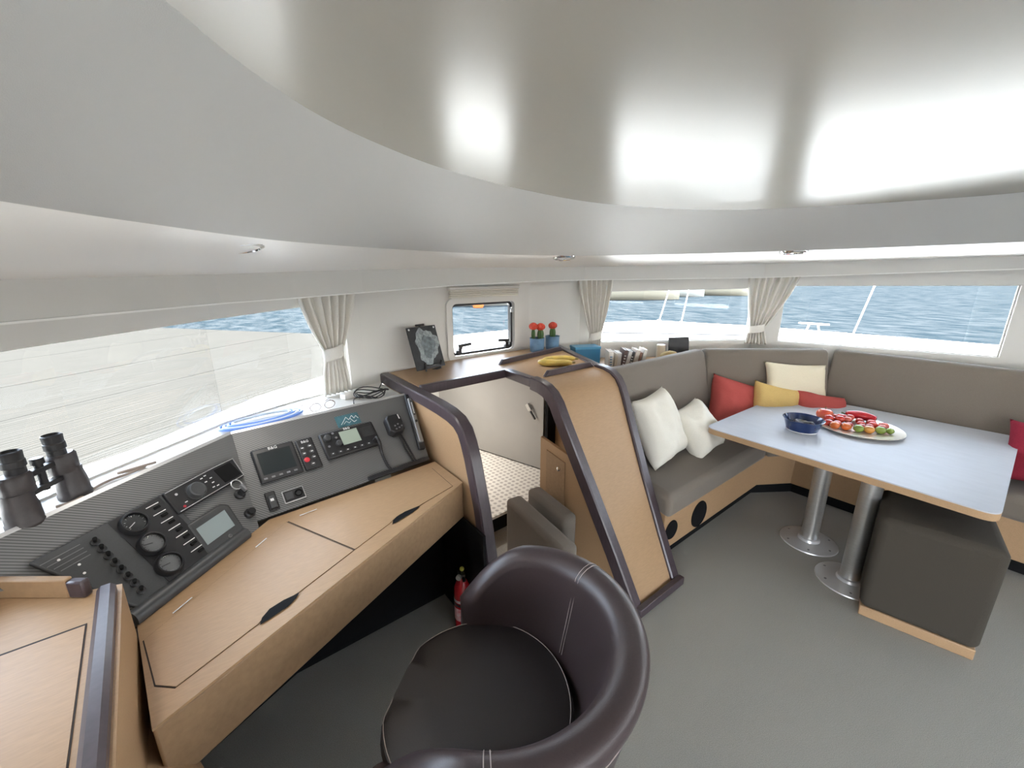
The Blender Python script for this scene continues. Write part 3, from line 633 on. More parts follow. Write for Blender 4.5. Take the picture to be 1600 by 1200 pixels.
for (x, y) in ((-.225, -.105), (-.21, -.102), (-.20, -.118), (-.222, -.122), (-.205, -.135), (-.215, -.15), (-.20, -.152), (-.312, -.148)): fbox(x-.004, x+.004, y-.0015, y+.0015, .0198, .0212).build('button_mark', paint_w, t, M=FL)
fcyl(FL, -.318, -.112, [(.004, .02), (.004, .022), (.001, .022)], 10).build('button', alu, t, M=FL); fcyl(FL, -.325, -.158, [(.004, .02), (.004, .022), (.001, .022)], 10).build('button', redp, t, M=FL)
# tank monitor
t = device('tank_monitor', 'dark grey tank monitor with pale slanted screen', 'monitor', FL, (-.30, -.265))
slab([(-.358, -.208), (-.235, -.208), (-.216, -.228), (-.238, -.332), (-.378, -.332)], 0, .016).build('housing', dgrey, t, M=FL, bevel=.008, seg=3)
slab([(-.347, -.236), (-.243, -.234), (-.255, -.296), (-.357, -.297)], .0155, .0172).build('screen', mat('lcd_grey', (.27, .32, .33), .18), t, M=FL)
fcyl(FL, -.29, -.315, [(.006, .0155), (.006, .018), (.004, .018), (.004, .016), (.001, .016)], 16).build('button', mgrey, t, M=FL)
# key and knob
t = device('ignition_key', 'small black ignition lock with looped key ring', 'key switch', FL, (-.155, -.205))
fcyl(FL, -.155, -.215, [(.018, 0), (.018, .008), (.012, .012), (.012, .03), (.001, .03)], 20).build('lock', black, t, M=FL); fbox(-.159, -.151, -.222, -.195, .03, .045).build('key', mgrey, t, M=FL, bevel=.002)
m = MB(); m.tube([(-.158+.018*cos(a*pi/8), -.185+.018*sin(a*pi/8), .03) for a in range(16)], .0018, 8, True); m.build('key_ring', alu, t, M=FL)
t = device('round_knob', 'small round black knob below the key switch', 'knob', FL, (-.18, -.29))
fcyl(FL, -.18, -.29, [(.017, 0), (.017, .010), (.013, .014), (.012, .024), (.001, .024)], 20).build('knob_body', black, t, M=FL)
# switch panel with three gauges
t = device('switch_panel', 'black switch panel with three round gauges and toggle column', 'switch panel', FL, (-.52, -.2))
slab([(-.655, -.086), (-.335, -.086), (-.335, -.322), (-.578, -.322)], 0, .012).build('plate', dgrey, t, M=FL, bevel=.004)
fbox(-.492, -.352, -.318, -.090, .0118, .014).build('gauge_plate', black, t, M=FL, bevel=.003)
gm = mat('gauge_face', (.04, .042, .045), .3); gm2 = mat('gauge_face_pale', (.26, .26, .265), .2, metal=.4)
for (x, y, mm, ang) in ((-.452, -.127, gm, 200), (-.458, -.203, gm2, 160), (-.464, -.277, gm2, 170)):
    g = fcyl(FL, x, y, [(.034, .013), (.034, .024), (.030, .030), (.027, .030), (.026, .022), (.001, .022)], 36).build('gauge', black, t, M=FL)
    fcyl(FL, x, y, [(.026, .0222), (.026, .0232), (.001, .0232)], 32).build('dial', mm, g, M=FL)
    m = MB(); m.bar((x, y, .0242), (x+.021*cos(radians(ang)), y+.021*sin(radians(ang)), .0242), .0022, .0008); m.build('needle', paint_w if mm is gm else black, g, M=FL)
    m = MB()
    for k in range(9):
        a = radians(-30+30*k); m.bar((x+.020*cos(a), y+.020*sin(a), .0238), (x+.024*cos(a), y+.024*sin(a), .0238), .0012, .0006)
    m.build('scale_marks', paint_w if mm is gm else black, g, M=FL)
    m = MB(); m.lathe([(.0262, .0285), (.024, .0300), (.012, .0312), (.001, .0316)], Matrix.Translation((x, y, 0)), 32, False); m.build('gauge_glass', glass, g, M=FL)
for k in range(7):
    y = -.105-.03*k
    fbox(-.402, -.366, y-.0012, y+.0012, .0138, .0148).build('label_line', paint_w, t, M=FL)
    fbox(-.388, -.370, y-.016, y-.008, .0138, .017).build('breaker', blackm, t, M=FL, bevel=.001)
for k in range(8):
    x, y = -.541-.001*k, -.120-.0245*k
    g = fcyl(FL, x, y, [(.010, .012), (.010, .016), (.006, .018), (.001, .018)], 16).build('toggle', black, t, M=FL)
    m = MB(); m.tube([(x, y, .016), (x-.006, y+.004, .034)], [.0035, .005], 10); m.build('toggle_lever', blackm, g, M=FL)
for (x, y) in ((-.615, -.115), (-.595, -.15), (-.60, -.175)): fcyl(FL, x, y, [(.003, .012), (.003, .0135), (.001, .0135)], 10).build('indicator', paint_w, t, M=FL)
for k in range(4): fbox(-.645+.006*k, -.565, -.106-.012*k, -.1045-.012*k, .0118, .0126).build('label_line', mgrey, t, M=FL)

# ---- cabinet at the near left
cl = thing('side_cabinet', 'oak side cabinet with lid and dark edge trim at near left', 'cabinet', (-.5, .7, 0))
CA = [(-.80, 1.20), (-.62, 1.20), (-.45, 1.335), (-.29, 1.215), (-.232, 1.196), (-.159, .15), (-.80, .15)]
CL = [(-.80, 1.20), (-.62, 1.20), (-.45, 1.335), (-.29, 1.225), (-.236, 1.205), (.11, .15), (-.80, .15)]
mb = MB(); mb.prism([(-.80, 1.19), (-.62, 1.19), (-.55, 1.21), (-.45, 1.205), (-.25, 1.185), (.10, .15), (-.80, .15)], 0, .53)
mb.loft([[(x, y, .53) for x, y in CL], [(x, y, .85) for x, y in CA]]); mb.build('cabinet_body', oak, cl, smooth=0)
mb = MB(); mb.prism([(-.70, .45), (-.2315, .45), (-.2765, 1.087), (-.70, 1.087)], .85, .8515); g = mb.build('lid_gap', groove, cl, smooth=0)
mb = MB(); mb.prism([(-.698, .452), (-.2335, .452), (-.2785, 1.080), (-.698, 1.080)], .851, .8525); mb.build('lid', oak, cl, smooth=0)
mb = MB(); rr = [(-.270, .846), (-.270, .866), (-.262, .874), (-.246, .874), (-.238, .866), (-.238, .846)]
mb.loft([[(x+.07*(1.175-y), y, z) for x, z in rr] for y in (1.175, .16)]); mb.build('edge_trim', trimm, cl, smooth=25)
fd = Vector((-.292, 1.210, 0)); f0 = Vector((-.62, 1.455, 0))
mb = MB(); mb.bar(Vector((-.47, 1.334, .873)), Vector((-.315, 1.215, .873)), .018, .046); mb.build('fiddle', oak_d, cl, bevel=.003)
mb = MB(); mb.bar(Vector((-.315, 1.215, .871)), Vector((-.285, 1.192, .871)), .02, .042); mb.build('fiddle_end', trimm, cl, bevel=.005)

# ================================================================ BARREL CHAIR
BA = radians(-50)
CM = frame((.455, .705, 0), (cos(BA), sin(BA), 0), (-sin(BA), cos(BA), 0), (0, 0, 1))     # local +x is the chair's back
ch = thing('tub_chair', 'brown leather swivel tub chair at the chart desk', 'chair', M=CM)
def hgt(p):
    a = abs(p)
    if a < 80: return .735-.03*(a/80)**2
    t = min(1, (a-80)/52); return .705-.00075*(a-80)-.21*t**1.7
RO, LEAN = .32, .085
def curvept(p, r, z):
    a = radians(p); k = LEAN*max(0, (z-.40)/.33)*max(0, .35+.65*cos(a)); return Vector((cos(a)*(r+k), sin(a)*(r+k), z))
mb = MB(); rings = []; A_, B_ = -136, 122
for i in range(81):
    p = A_+(B_-A_)*i/80; H = hgt(p); e = max(0, 1-min(p-A_, B_-p)/14)
    th = .088*(1-.45*e*e); zb = .30; mid = (zb+H)/2; rr = th/2; ro = RO-.01*e
    rings.append([curvept(p, ro-th, zb), curvept(p, ro-th*.97, mid), curvept(p, ro-th, H-rr)]+[curvept(p, ro-rr-rr*cos(k*pi/8), H-rr+rr*sin(k*pi/8)) for k in range(1, 8)]+[curvept(p, ro, H-rr), curvept(p, ro-.006, H-rr-.04), curvept(p, ro+.004, mid-.03), curvept(p, ro-.02, zb)])
mb.loft(rings); mb.build('shell', leather, ch, M=CM, smooth=60)
for p0 in (42, 44, -72, -74.4):
    H = hgt(p0); r_ = .0445; pth = [curvept(p0, RO-.0865, z) for z in (.46, .52, .58, .64, H-.055)]+[curvept(p0, RO-.044-.0447*cos(k*pi/8), H-.044+.0447*sin(k*pi/8)) for k in range(1, 8)]+[curvept(p0, RO+.001, H-.046), curvept(p0, RO-.004, H-.085), curvept(p0, RO+.003, H-.14)]
    mb = MB(); mb.tube(pth, .0011, 6); mb.build('seam_stitching', stitch, ch, M=CM)
mb = MB(); mb.tube([curvept(p, RO-.0035, hgt(p)-.088) for p in range(-118, 104, 4)], .0012, 6); mb.build('rim_stitching', stitch, ch, M=CM)
prof = [(.001, .30), (.225, .30), (.240, .34), (.246, .42), (.240, .445), (.220, .455), (.12, .462), (.001, .463)]
def seatpt(r, a, z):
    x, y = r*cos(a)-.022, r*sin(a); return Vector((max(x, -.225-.02*(z > .32)), y, z))
mb = MB(); mb.loft([[seatpt(r*1.04, 2*pi*k/64, z) for k in range(64)] for r, z in prof]); mb.build('seat_cushion', mat('dark_brown_leather', (.021, .0165, .0165), .5, var=.1, vscale=300, bump=.12, bscale=420), ch, M=CM, smooth=50)
mb = MB(); mb.tube([seatpt(.236*1.04, 2*pi*k/80, .4505) for k in range(80)], .0011, 6, True); mb.build('seat_stitching', stitch, ch, M=CM)
mb = MB(); mb.lathe([(.23, .0), (.23, .012), (.05, .03), (.035, .05), (.035, .30)], None, 40); mb.build('pedestal', steel, ch, M=CM)

# fire extinguisher
fx = thing('fire_extinguisher', 'small red fire extinguisher under the desk', 'fire extinguisher', (.745, 1.33, 0))
EX = Matrix.Translation((.745, 1.33, 0))
MB().lathe([(.03, 0), (.036, .008), (.036, .20), (.033, .225), (.022, .25), (.013, .262), (.013, .27)], EX, 28).build('cylinder', mat('extinguisher_red', (.52, .02, .03), .25, coat=.4), fx)
MB().lathe([(.0365, .135), (.0368, .137), (.0368, .148), (.0365, .15)], EX, 28, False).build('strap', black, fx)
m = MB(); m.lathe([(.0364, .06), (.0366, .061), (.0366, .125), (.0364, .126)], EX, 28, False); m.build('label_band', mat('label_pink', (.55, .12, .14), .5, var=.9, vscale=60, col2=(.75, .6, .6)), fx)
m = MB(); m.lathe([(.0364, .155), (.0366, .156), (.0366, .168), (.0364, .169)], EX, 28, False); m.build('label_line', mat('label_white', (.7, .62, .62), .5), fx)
m = MB(); m.box((.745, 1.33, .285), (.026, .026, .03)); m.bar((.74, 1.31, .305), (.72, 1.27, .325), .016, .01); m.bar((.74, 1.31, .295), (.722, 1.265, .298), .014, .008); m.build('valve', black, fx, bevel=.003)
m = MB(); m.ball((.742, 1.318, .318), (.010, .010, .010), 8); m.build('safety_pin', mat('yellow_plastic', (.6, .6, .1), .4), fx)
m = MB(); m.lathe([(.012, 0), (.012, .012), (.001, .014)], frame((.726, 1.315, .288), (0, 0, 1), (.6, -.8, 0), (-.8, -.6, 0)), 16); m.build('pressure_gauge', alu, fx)

# ================================================================ SOFA
so = thing('corner_sofa', 'taupe grey corner sofa on an oak base under the forward windows', 'sofa', (2.8, 1.4, 0))
mb = MB(); mb.prism([(1.815, 1.02), (3.0, 1.02), (3.22, .88), (3.22, -1.3), (3.85, -1.3), (3.85, .95), (3.1, 1.62), (1.96, 1.62)], .075, .30); mb.build('base', oak, so, bevel=.003)
mb = MB(); mb.prism([(1.82, 1.05), (3.0, 1.05), (3.25, .88), (3.25, -1.3), (3.8, -1.3), (3.8, .9), (3.08, 1.58), (1.96, 1.58)], 0, .075); mb.build('kickboard', blackm, so)
mb = MB(); mb.prism([(1.79, .985), (2.985, .985), (3.10, 1.10), (3.10, 1.50), (1.93, 1.50)], .295, .43); mb.build('seat_cushion', fab, so, bevel=.035, seg=5)
mb = MB(); mb.prism([(2.995, .985), (3.19, .87), (3.19, -1.28), (3.80, -1.28), (3.80, .93), (3.11, 1.50), (3.11, 1.10)], .295, .43); mb.build('seat_cushion', fab, so, bevel=.035, seg=5)
def backrest(p, q, lean, z0=.40, z1=.985, th=.13):
    p, q = Vector((*p, 0)), Vector((*q, 0)); d = (q-p).normalized(); nn = Vector((-d.y, d.x, 0))    # nn points out to the wall
    rings = []; L = (q-p).length; ns = max(2, int(L/.06))
    for i in range(ns+1):
        c = p+d*(L*i/ns); ring = []
        prof = [(-lean, z0), (-lean*.5-.006, (z0+z1)/2), (-.004, z1-.05), (.006, z1-.018), (.03, z1), (.07, z1+.002), (.105, z1-.01), (th, z1-.05), (th-lean*.6, z0)]
        for o, z in prof:
            w = .004*noise.noise(Vector((c.x*9, c.y*9, z*4))); ring.append(c+nn*(o+w)+Vector((0, 0, z+w*.5)))
        rings.append(ring)
    mb = MB(); mb.loft(rings); return mb
backrest((1.945, 1.50), (2.998, 1.50), .10, z1=.985).build('backrest', fab, so, smooth=55, bevel=.02)
backrest((3.004, 1.50), (3.70, .925), .10, z1=.985).build('backrest', fab, so, smooth=55, bevel=.015)
backrest((3.735, .915), (3.755, -1.25), .10, z1=.985).build('backrest', fab, so, smooth=55, bevel=.015)
for (x, z, r) in ((1.888, .185, .056), (2.185, .166, .082)):
    Ms = frame((x, 1.021, z), (1, 0, 0), (0, 0, 1), (0, -1, 0))
    g = MB().lathe([(r, 0), (r, .006), (r*.93, .010), (r*.9, .007), (.001, .008)], Ms, 36).build('speaker_grille', blackm, so)
# shelf behind the left backrest
mb = MB(); mb.prism([(1.97, 1.66), (3.0, 1.66), (3.5, 1.30), (3.64, 1.44), (2.45, 2.24), (2.24, 2.27)], .86, .88)
tag(mb.build('book_shelf', oak), 'oak shelf behind the left sofa backrest', 'shelf')

# ---- cushions
def pillow(label, c, w, h, t, right, upv, m, seed=0, wr=.012):
    r = Vector(right).normalized(); u = Vector(upv); u = (u-r*u.dot(r)).normalized(); n_ = r.cross(u)
    M = frame(c, r, u, n_); mb = MB(); N_ = 26; top = []; bot = []
    for j in range(N_+1):
        rt_, rb_ = [], []
        for i in range(N_+1):
            a, b = 2*i/N_-1, 2*j/N_-1
            px = a*w/2*(1-.07*(1-a*a)*0-.09*(1-abs(b)**2)*abs(a)**3); py = b*h/2*(1-.09*(1-abs(a)**2)*abs(b)**3)
            th = t/2*((1-a**4)*(1-b**4))**.55
            f = noise.noise(Vector((a*1.6+seed*3.1, b*1.6, seed)))*wr*2+wr*(1-abs(noise.noise(Vector((a*2.6+b*1.2, b*2.2+seed*7, 2.2)))))*1.0
            k = th/(t/2+1e-6)
            dz = noise.noise(Vector((seed, a, b)))*.01
            rt_.append(Vector((px, py, th+f*k+dz))); rb_.append(Vector((px, py, -th-f*k*.6+dz)))
        top.append(rt_); bot.append(rb_)
    mb.loft(top, False); mb.loft(bot, False)
    bmv = mb
    o = bmv.build('cushion', m, M=M, smooth=80)
    bm = bmesh.new(); bm.from_mesh(o.data); bmesh.ops.remove_doubles(bm, verts=bm.verts, dist=.0004); bmesh.ops.recalc_face_normals(bm, faces=bm.faces); bm.to_mesh(o.data); bm.free()
    return tag(o, label, 'cushion')
cw = mat('white_cotton', (.72, .69, .61), .9, var=.05, vscale=200, bump=.15, bscale=500, spec=.1)
cr = mat('red_cotton', (.42, .085, .075), .9, var=.1, vscale=200, bump=.15, bscale=500, spec=.1)
cy = mat('yellow_cotton', (.60, .42, .16), .9, var=.1, vscale=200, bump=.15, bscale=500, spec=.1)
cc = mat('cream_cotton', (.70, .63, .48), .9, var=.05, vscale=200, bump=.15, bscale=500, spec=.1)
pillow('large white cushion slumped against the left backrest beside the oak cabinet', (2.155, 1.315, .635), .37, .43, .16, (.99, .10, .06), (-.05, .40, .90), cw, 1, .016)
pillow('smaller white cushion lying in front of the left backrest, nearer the table', (2.50, 1.25, .56), .33, .35, .16, (.98, .02, .12), (-.06, .62, .78), cw, 2, .016)
pillow('coral red cushion in the sofa corner', (3.04, 1.28, .615), .36, .37, .15, (.78, -.50, -.30), (.15, .42, .9), cr, 3, .016)
pillow('yellow cushion behind the table, left of the red one', (3.23, 1.06, .60), .36, .34, .12, (.77, -.60, -.22), (.25, .3, .92), cy, 4)
pillow('cream cushion propped upright on the corner backrest', (3.44, 1.03, .765), .46, .28, .10, (.78, -.62, -.06), (.2, .3, .93), cc, 5, .006)
pillow('red cushion lying behind the fruit plate end of the table', (3.43, .84, .565), .36, .32, .13, (.70, -.68, -.16), (.40, .40, .82), cr, 6)
pillow('dark crimson cushion at the right end of the sofa', (3.45, -.19, .60), .38, .34, .14, (.15, -.98, -.05), (.5, .1, .85), mat('crimson_cotton', (.26, .025, .045), .9, var=.15, vscale=200, bump=.15, bscale=500, spec=.1), 8)

# ================================================================ TABLE
tb = thing('dining_table', 'pale laminate dining table on two steel columns', 'table', (2.9, .55, 0))
def rpoly(pts, r, n=6):
    out = []; k = len(pts)
    for i in range(k):
        p = Vector(pts[i]); a = (Vector(pts[i-1])-p).normalized(); b = (Vector(pts[(i+1) % k])-p).normalized()
        for j in range(n+1):
            t = j/n; out.append((p+a*r*(1-t)**2+b*r*t**2)[:])
    return out
TP = rpoly([(2.36, -.055), (3.64, -.055), (3.585, 1.125), (2.395, 1.145)], .06)
mb = MB(); mb.prism(TP, .592, .624); mb.build('table_edge', oak, tb, smooth=30)
mb = MB(); mb.prism(TP, .624, .63); mb.build('tabletop', mat('pale_table_laminate', (.47, .49, .53), .42, var=.05, vscale=8, spec=.12, stretch=(3, 1, 1)), tb, smooth=30)
for (x, y) in ((2.687, .592), (2.467, .344)):
    c = MB().lathe([(.043, .012), (.043, .592)], Matrix.Translation((x, y, 0)), 36).build('column', steel, tb)
    MB().lathe([(.145, 0), (.143, .006), (.10, .012), (.056, .016), (.052, .03), (.044, .034)], Matrix.Translation((x, y, 0)), 48).build('base_plate', mat('cast_aluminium', (.62, .62, .62), .35, metal=.5), c)
    m = MB()
    for k in range(6): m.lathe([(.006, 0), (.006, .0025), (.001, .003)], Matrix.Translation((x+.115*cos(k*pi/3+.3), y+.115*sin(k*pi/3+.3), .009)), 10)
    m.build('screw', mgrey, c)
MATS['pale_table_laminate'].node_tree.nodes['Principled BSDF'].inputs['Coat Roughness'].default_value = .45
# stool
SM = frame((2.445, .105, 0), (cos(radians(10.7)), sin(radians(10.7)), 0), (-sin(radians(10.7)), cos(radians(10.7)), 0), (0, 0, 1))
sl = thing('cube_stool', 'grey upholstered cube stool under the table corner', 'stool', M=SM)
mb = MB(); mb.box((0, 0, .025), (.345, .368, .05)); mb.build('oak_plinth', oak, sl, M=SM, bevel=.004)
mb = MB(); mb.box((0, 0, .28), (.36, .382, .465)); mb.build('upholstery', mat('shaded_taupe_fabric', (.06, .051, .040), .9, var=.25, vscale=600, bump=.25, bscale=700, spec=.2), sl, M=SM, bevel=.032, seg=5)  # darker copy of the sofa fabric, with the stool's shade in its colour

# plate with fruit
pc = (3.07, .555)
pl = thing('serving_plate', 'round silver serving plate holding tomatoes on the table', 'plate', (pc[0], pc[1], .63))
MB().lathe([(.001, .632), (.12, .632), (.13, .633), (.20, .640), (.212, .646), (.213, .650), (.205, .648), (.13, .640), (.001, .638)], Matrix.Translation((pc[0], pc[1], 0)), 60).build('dish', mat('silver_plate', (.72, .66, .56), .25, metal=.55), pl)
tomat = {k: mat('tomato_'+k, c, .22, coat=.3, var=.15, vscale=20) for k, c in (('red', (.50, .035, .02)), ('orange', (.62, .14, .03)), ('green', (.19, .26, .045)), ('pink', (.52, .09, .06)), ('amber', (.55, .24, .05)))}
stemg = mat('stem_green', (.06, .12, .02), .7)
def fruit(x, y, r, z, kind, label, group=None, calyx=False, flat=.88):
    o = thing('tomato', label, 'tomato', (x, y, z), group=group)
    fn = lambda d: 1-.10*max(0, d.z)**8+.015*cos(5*atan2(d.y, d.x))*(1-d.z*d.z)
    MB().ball((x, y, z), (r, r, r*flat), 10, None, fn).build('flesh', tomat[kind], o)
    m = MB(); m.tube([(x, y, z+r*flat*.86), (x+.001, y, z+r*flat*.98)], .0018, 6); m.build('stem', stemg, o)
    return o
Q = lambda px, py: (pc[0]+px, pc[1]+py)
# (offsets are towards the bow / to port)
front = [(-.13, .085, 'orange', 'orange tomato at the front left of the silver plate'), (-.105, .035, 'orange', 'orange red tomato between the bowl and the green tomato'), (-.085, -.018, 'green', 'green tomato at the front middle of the plate'), (-.06, -.062, 'amber', 'amber tomato between the two green tomatoes'), (-.02, -.105, 'green', 'green tomato at the right end of the row')]
for (a, b, k, lab) in front: fruit(*Q(a, b), .026, .662, k, lab)
back = [(-.10, .13), (-.075, .085), (-.05, .035), (-.03, -.015), (.0, -.055), (-.06, .135), (-.03, .09), (0, .05), (.02, .0), (.045, -.05), (.03, -.10), (-.01, .135), (.02, .10), (.055, .06), (.07, .01), (.085, -.04), (.075, -.095), (.05, .14), (.10, .09)]
for i, (a, b) in enumerate(back): fruit(*Q(a+random.uniform(-.008, .008), b+random.uniform(-.008, .008)), random.uniform(.020, .026), .661+(.016 if i in (5, 6, 7, 12, 13) else 0), ('red', 'pink', 'red')[i % 3], 'small red tomato in the heap on the silver plate', 'red tomatoes on the plate')
fruit(*Q(.005, -.142), .020, .661, 'green', 'small dull green tomato behind the right end of the row')
# mango-like apple and red pepper
ap = thing('apple', 'large red and yellow apple at the back left of the plate', 'apple', (*Q(.005, .185), .665))
MB().ball((*Q(-.02, .17), .683), (.042, .046, .040), 12, None, lambda d: 1-.18*max(0, d.z)**10).build('flesh', mat('apple_skin', (.45, .02, .03), .25, var=.8, vscale=14, col2=(.55, .20, .05), coat=.3), ap)
m = MB(); m.tube([(*Q(-.02, .17), .716), (*Q(-.018, .172), .733)], .002, 6); m.build('stem', stemg, ap)
pe = thing('red_pepper', 'long glossy red pepper at the back of the plate', 'pepper', (*Q(.14, .03), .665))
m = MB(); m.tube(smooth_path([(*Q(.125, .10), .672), (*Q(.14, .05), .678), (*Q(.15, 0), .676), (*Q(.15, -.05), .668)], 6), [.008]+[.02+.008*sin(pi*i/17) for i in range(17)]+[.006], 14); m.build('flesh', mat('pepper_red', (.42, .012, .02), .15, coat=.5), pe)
m = MB(); m.tube([(*Q(.125, .10), .672), (*Q(.12, .12), .68)], .004, 8); m.build('stem', stemg, pe)
# bowl with odds and ends
bw = thing('bowl', 'navy blue enamel bowl on the table beside the plate', 'bowl', (2.745, .755, .63))
BM = Matrix.Translation((2.79, .76, .63))
MB().lathe([(.001, .004), (.070, .004), (.072, 0), (.078, .0), (.080, .006), (.096, .058), (.104, .072), (.107, .075), (.104, .076), (.093, .058), (.076, .012), (.001, .010)], BM, 48).build('bowl_body', mat('navy_enamel', (.012, .028, .10), .18, coat=.5), bw)
MB().lathe([(.0782, .0), (.0805, .001), (.0815, .005), (.0805, .0075)], BM, 48, False).build('foot_ring', alu, bw)
m = MB(); m.tube(smooth_path([(2.79+.042*cos(k*1.9)+.012*cos(k*.7), .76+.042*sin(k*2.3), .672+.008*sin(k*1.3)) for k in range(12)], 5), .006, 8)
tag(m.build('cable', mat('grey_cable', (.17, .165, .16), .6)), 'grey tangled cable inside the navy bowl', 'cable')
for i, (x, y, lab) in enumerate(((2.765, .80, 'dark plum in the navy bowl, left of the cable'), (2.825, .725, 'dark plum in the navy bowl, right of the cable'), (2.825, .80, 'dark plum in the navy bowl behind the cable'))):
    tag(MB().ball((x, y, .662), (.022, .02, .019), 10).build('plum', mat('plum_skin', (.03, .015, .03), .35)), lab, 'plum')

# ================================================================ ON THE COUNTER
sx = Vector((.97, .20, 0)).normalized()
sn = Vector((-sx.y, sx.x, 0))*-1            # towards the room
sn = Vector((sx.y, -sx.x, 0)); tilt = radians(19); su = Vector((0, 0, cos(tilt)))-sn*sin(tilt); sz = sx.cross(su)
PMx = frame((1.055, 2.135, 1.018), sx, su, sz)
pt = thing('slate_picture', 'black slate tile with pale oyster drawing on a small easel', 'picture', M=PMx)
mb = MB(); mb.box((0, .12, 0), (.205, .25, .008)); mb.build('slate', mat('slate', (.045, .047, .05), .7, var=.3, vscale=30, bump=.2, bscale=60), pt, M=PMx, bevel=.002)
oy1 = []; oy2 = []
for k in range(64):
    a = 2*pi*k/64; rr_ = 1+.13*sin(3*a+1)+.06*sin(7*a)+.04*sin(13*a+2); x, y = .070*cos(a)*rr_, .092*sin(a)*rr_
    oy1.append((1.1*x+.25*y*.2+.010, 1.12*y+.128)); oy2.append((x*.66+.25*y*.2+.016, y*.70+.125))
mb = MB(); mb.prism(oy1, .0041, .0049); mb.build('oyster_rim', mat('oyster_rim_paint', (.34, .38, .39), .8, var=.5, vscale=70), pt, M=PMx, smooth=0)
mb = MB(); mb.prism(oy2, .0049, .0055); mb.build('oyster_body', mat('oyster_body_paint', (.19, .22, .235), .8, var=.55, vscale=45), pt, M=PMx, smooth=0)
mb = MB()
for (x, y) in ((-.088, .232), (.088, .232)): mb.lathe([(.006, .0041), (.006, .0046), (.001, .0046)], Matrix.Translation((x, y, 0)), 12)
mb.build('corner_hole', paint_w, pt, M=PMx)
mb = MB(); mb.bar((-.06, .004, .02), (.06, .004, .02), .02, .012); mb.bar((-.05, .0, .02), (-.06, .03, .035), .012, .01); mb.bar((.05, .0, .02), (.06, .03, .035), .012, .01); mb.bar((0, .255, -.008), (0, -.016, -.05), .012, .008); mb.bar((-.055, -.012, .02), (0, -.016, -.06), .012, .008); mb.bar((.055, -.012, .02), (0, -.016, -.06), .012, .008); mb.bar((-.03, .254, -.004), (.03, .254, -.004), .012, .01)
mb.build('easel', black, pt, M=PMx, bevel=.002)
# cactus pots
potm = mat('blue_glazed_pot', (.15, .27, .42), .35, var=.2, vscale=30); soil = mat('soil', (.05, .035, .025), .9)
cgreen = mat('cactus_green', (.06, .13, .035), .6, var=.3, vscale=60); chead = mat('cactus_red', (.62, .06, .03), .6, var=.3, vscale=90)
def cactus(x, y, s, label, heads):
    o = thing('cactus_pot', label, 'potted cactus', (x, y, 1.0))
    T = Matrix.Translation((x, y, 1.0)) @ Matrix.Scale(s, 4)
    MB().lathe([(.001, 0), (.042, 0), (.050, .004), (.053, .095), (.055, .10), (.051, .10), (.048, .085), (.001, .085)], T, 36).build('pot', potm, o)
    MB().lathe([(.0475, .084), (.03, .088), (.001, .089)], T, 24, False).build('soil', soil, o)
    for (dx, dy, h, r) in heads:
        fn = lambda d: 1+.12*cos(6*atan2(d.y, d.x))*(1-d.z*d.z)
        b = MB().ball((x+dx, y+dy, 1.0+s*(.085+h*.5)), (r, r, h*.62*s), 12, None, fn).build('cactus_stem', cgreen, o)
        fh = lambda d: 1+.16*noise.noise(d*6)+.1*cos(7*atan2(d.y, d.x))*(1-d.z*d.z)
        MB().ball((x+dx, y+dy, 1.0+s*(.085+h)+.018), (.030, .030, .026), 12, None, fh).build('cactus_head', chead, b)
    return o
cactus(1.925, 2.195, 1.0, 'left blue pot with two red-topped cacti on the counter', [(.022, -.012, .075, .022), (-.024, .014, .08, .013)])
cactus(2.085, 2.205, .98, 'right blue pot with one red-topped cactus, nearer the curtain', [(0, 0, .075, .021)])
# bananas
banm = mat('banana_skin', (.66, .47, .10), .45, var=.35, vscale=18, col2=(.48, .36, .09))
def banana(label, pts, r):
    o = thing('banana', label, 'banana', pts[0]); p = smooth_path(pts, 6); n = len(p)
    MB().tube(p, [r*(.35+.65*min(1, 5*i/n, 5*(n-1-i)/n)**.6) for i in range(n)], 12).build('peel', banm, o)
    e = p[-1]; d_ = (p[-1]-p[-3]).normalized(); m = MB(); m.tube([e-d_*.004, e+d_*.02], [.006, .005], 8); m.build('stalk', mat('banana_stalk', (.25, .2, .06), .7), o)
    e = p[0]; d_ = (p[0]-p[2]).normalized(); m = MB(); m.tube([e-d_*.003, e+d_*.005], [.007, .003], 8); m.build('tip', soil, o); return o
banana('front banana on the counter, curving towards the sloping front', [(1.64, 1.855, 1.02), (1.66, 1.80, 1.022), (1.71, 1.75, 1.022), (1.79, 1.715, 1.018)], .021)
banana('rear banana on the counter, behind the other', [(1.68, 1.86, 1.02), (1.74, 1.86, 1.022), (1.81, 1.835, 1.022), (1.885, 1.78, 1.02)], .020)
# blue box behind
bb = thing('storage_box', 'small bright blue box on the shelf beside the forward curtain', 'box', (2.3, 2.14, .88))
BB = rotz((2.33, 2.10, .88), radians(-26))
mb = MB(); mb.box((0, 0, .06), (.20, .12, .12)); mb.build('box_body', mat('blue_box', (.04, .22, .42), .4), bb, M=BB, bevel=.004)
mb = MB(); mb.box((0, 0, .122), (.206, .126, .02)); mb.build('box_lid', mat('blue_box_lid', (.07, .30, .50), .4), bb, M=BB, bevel=.003)

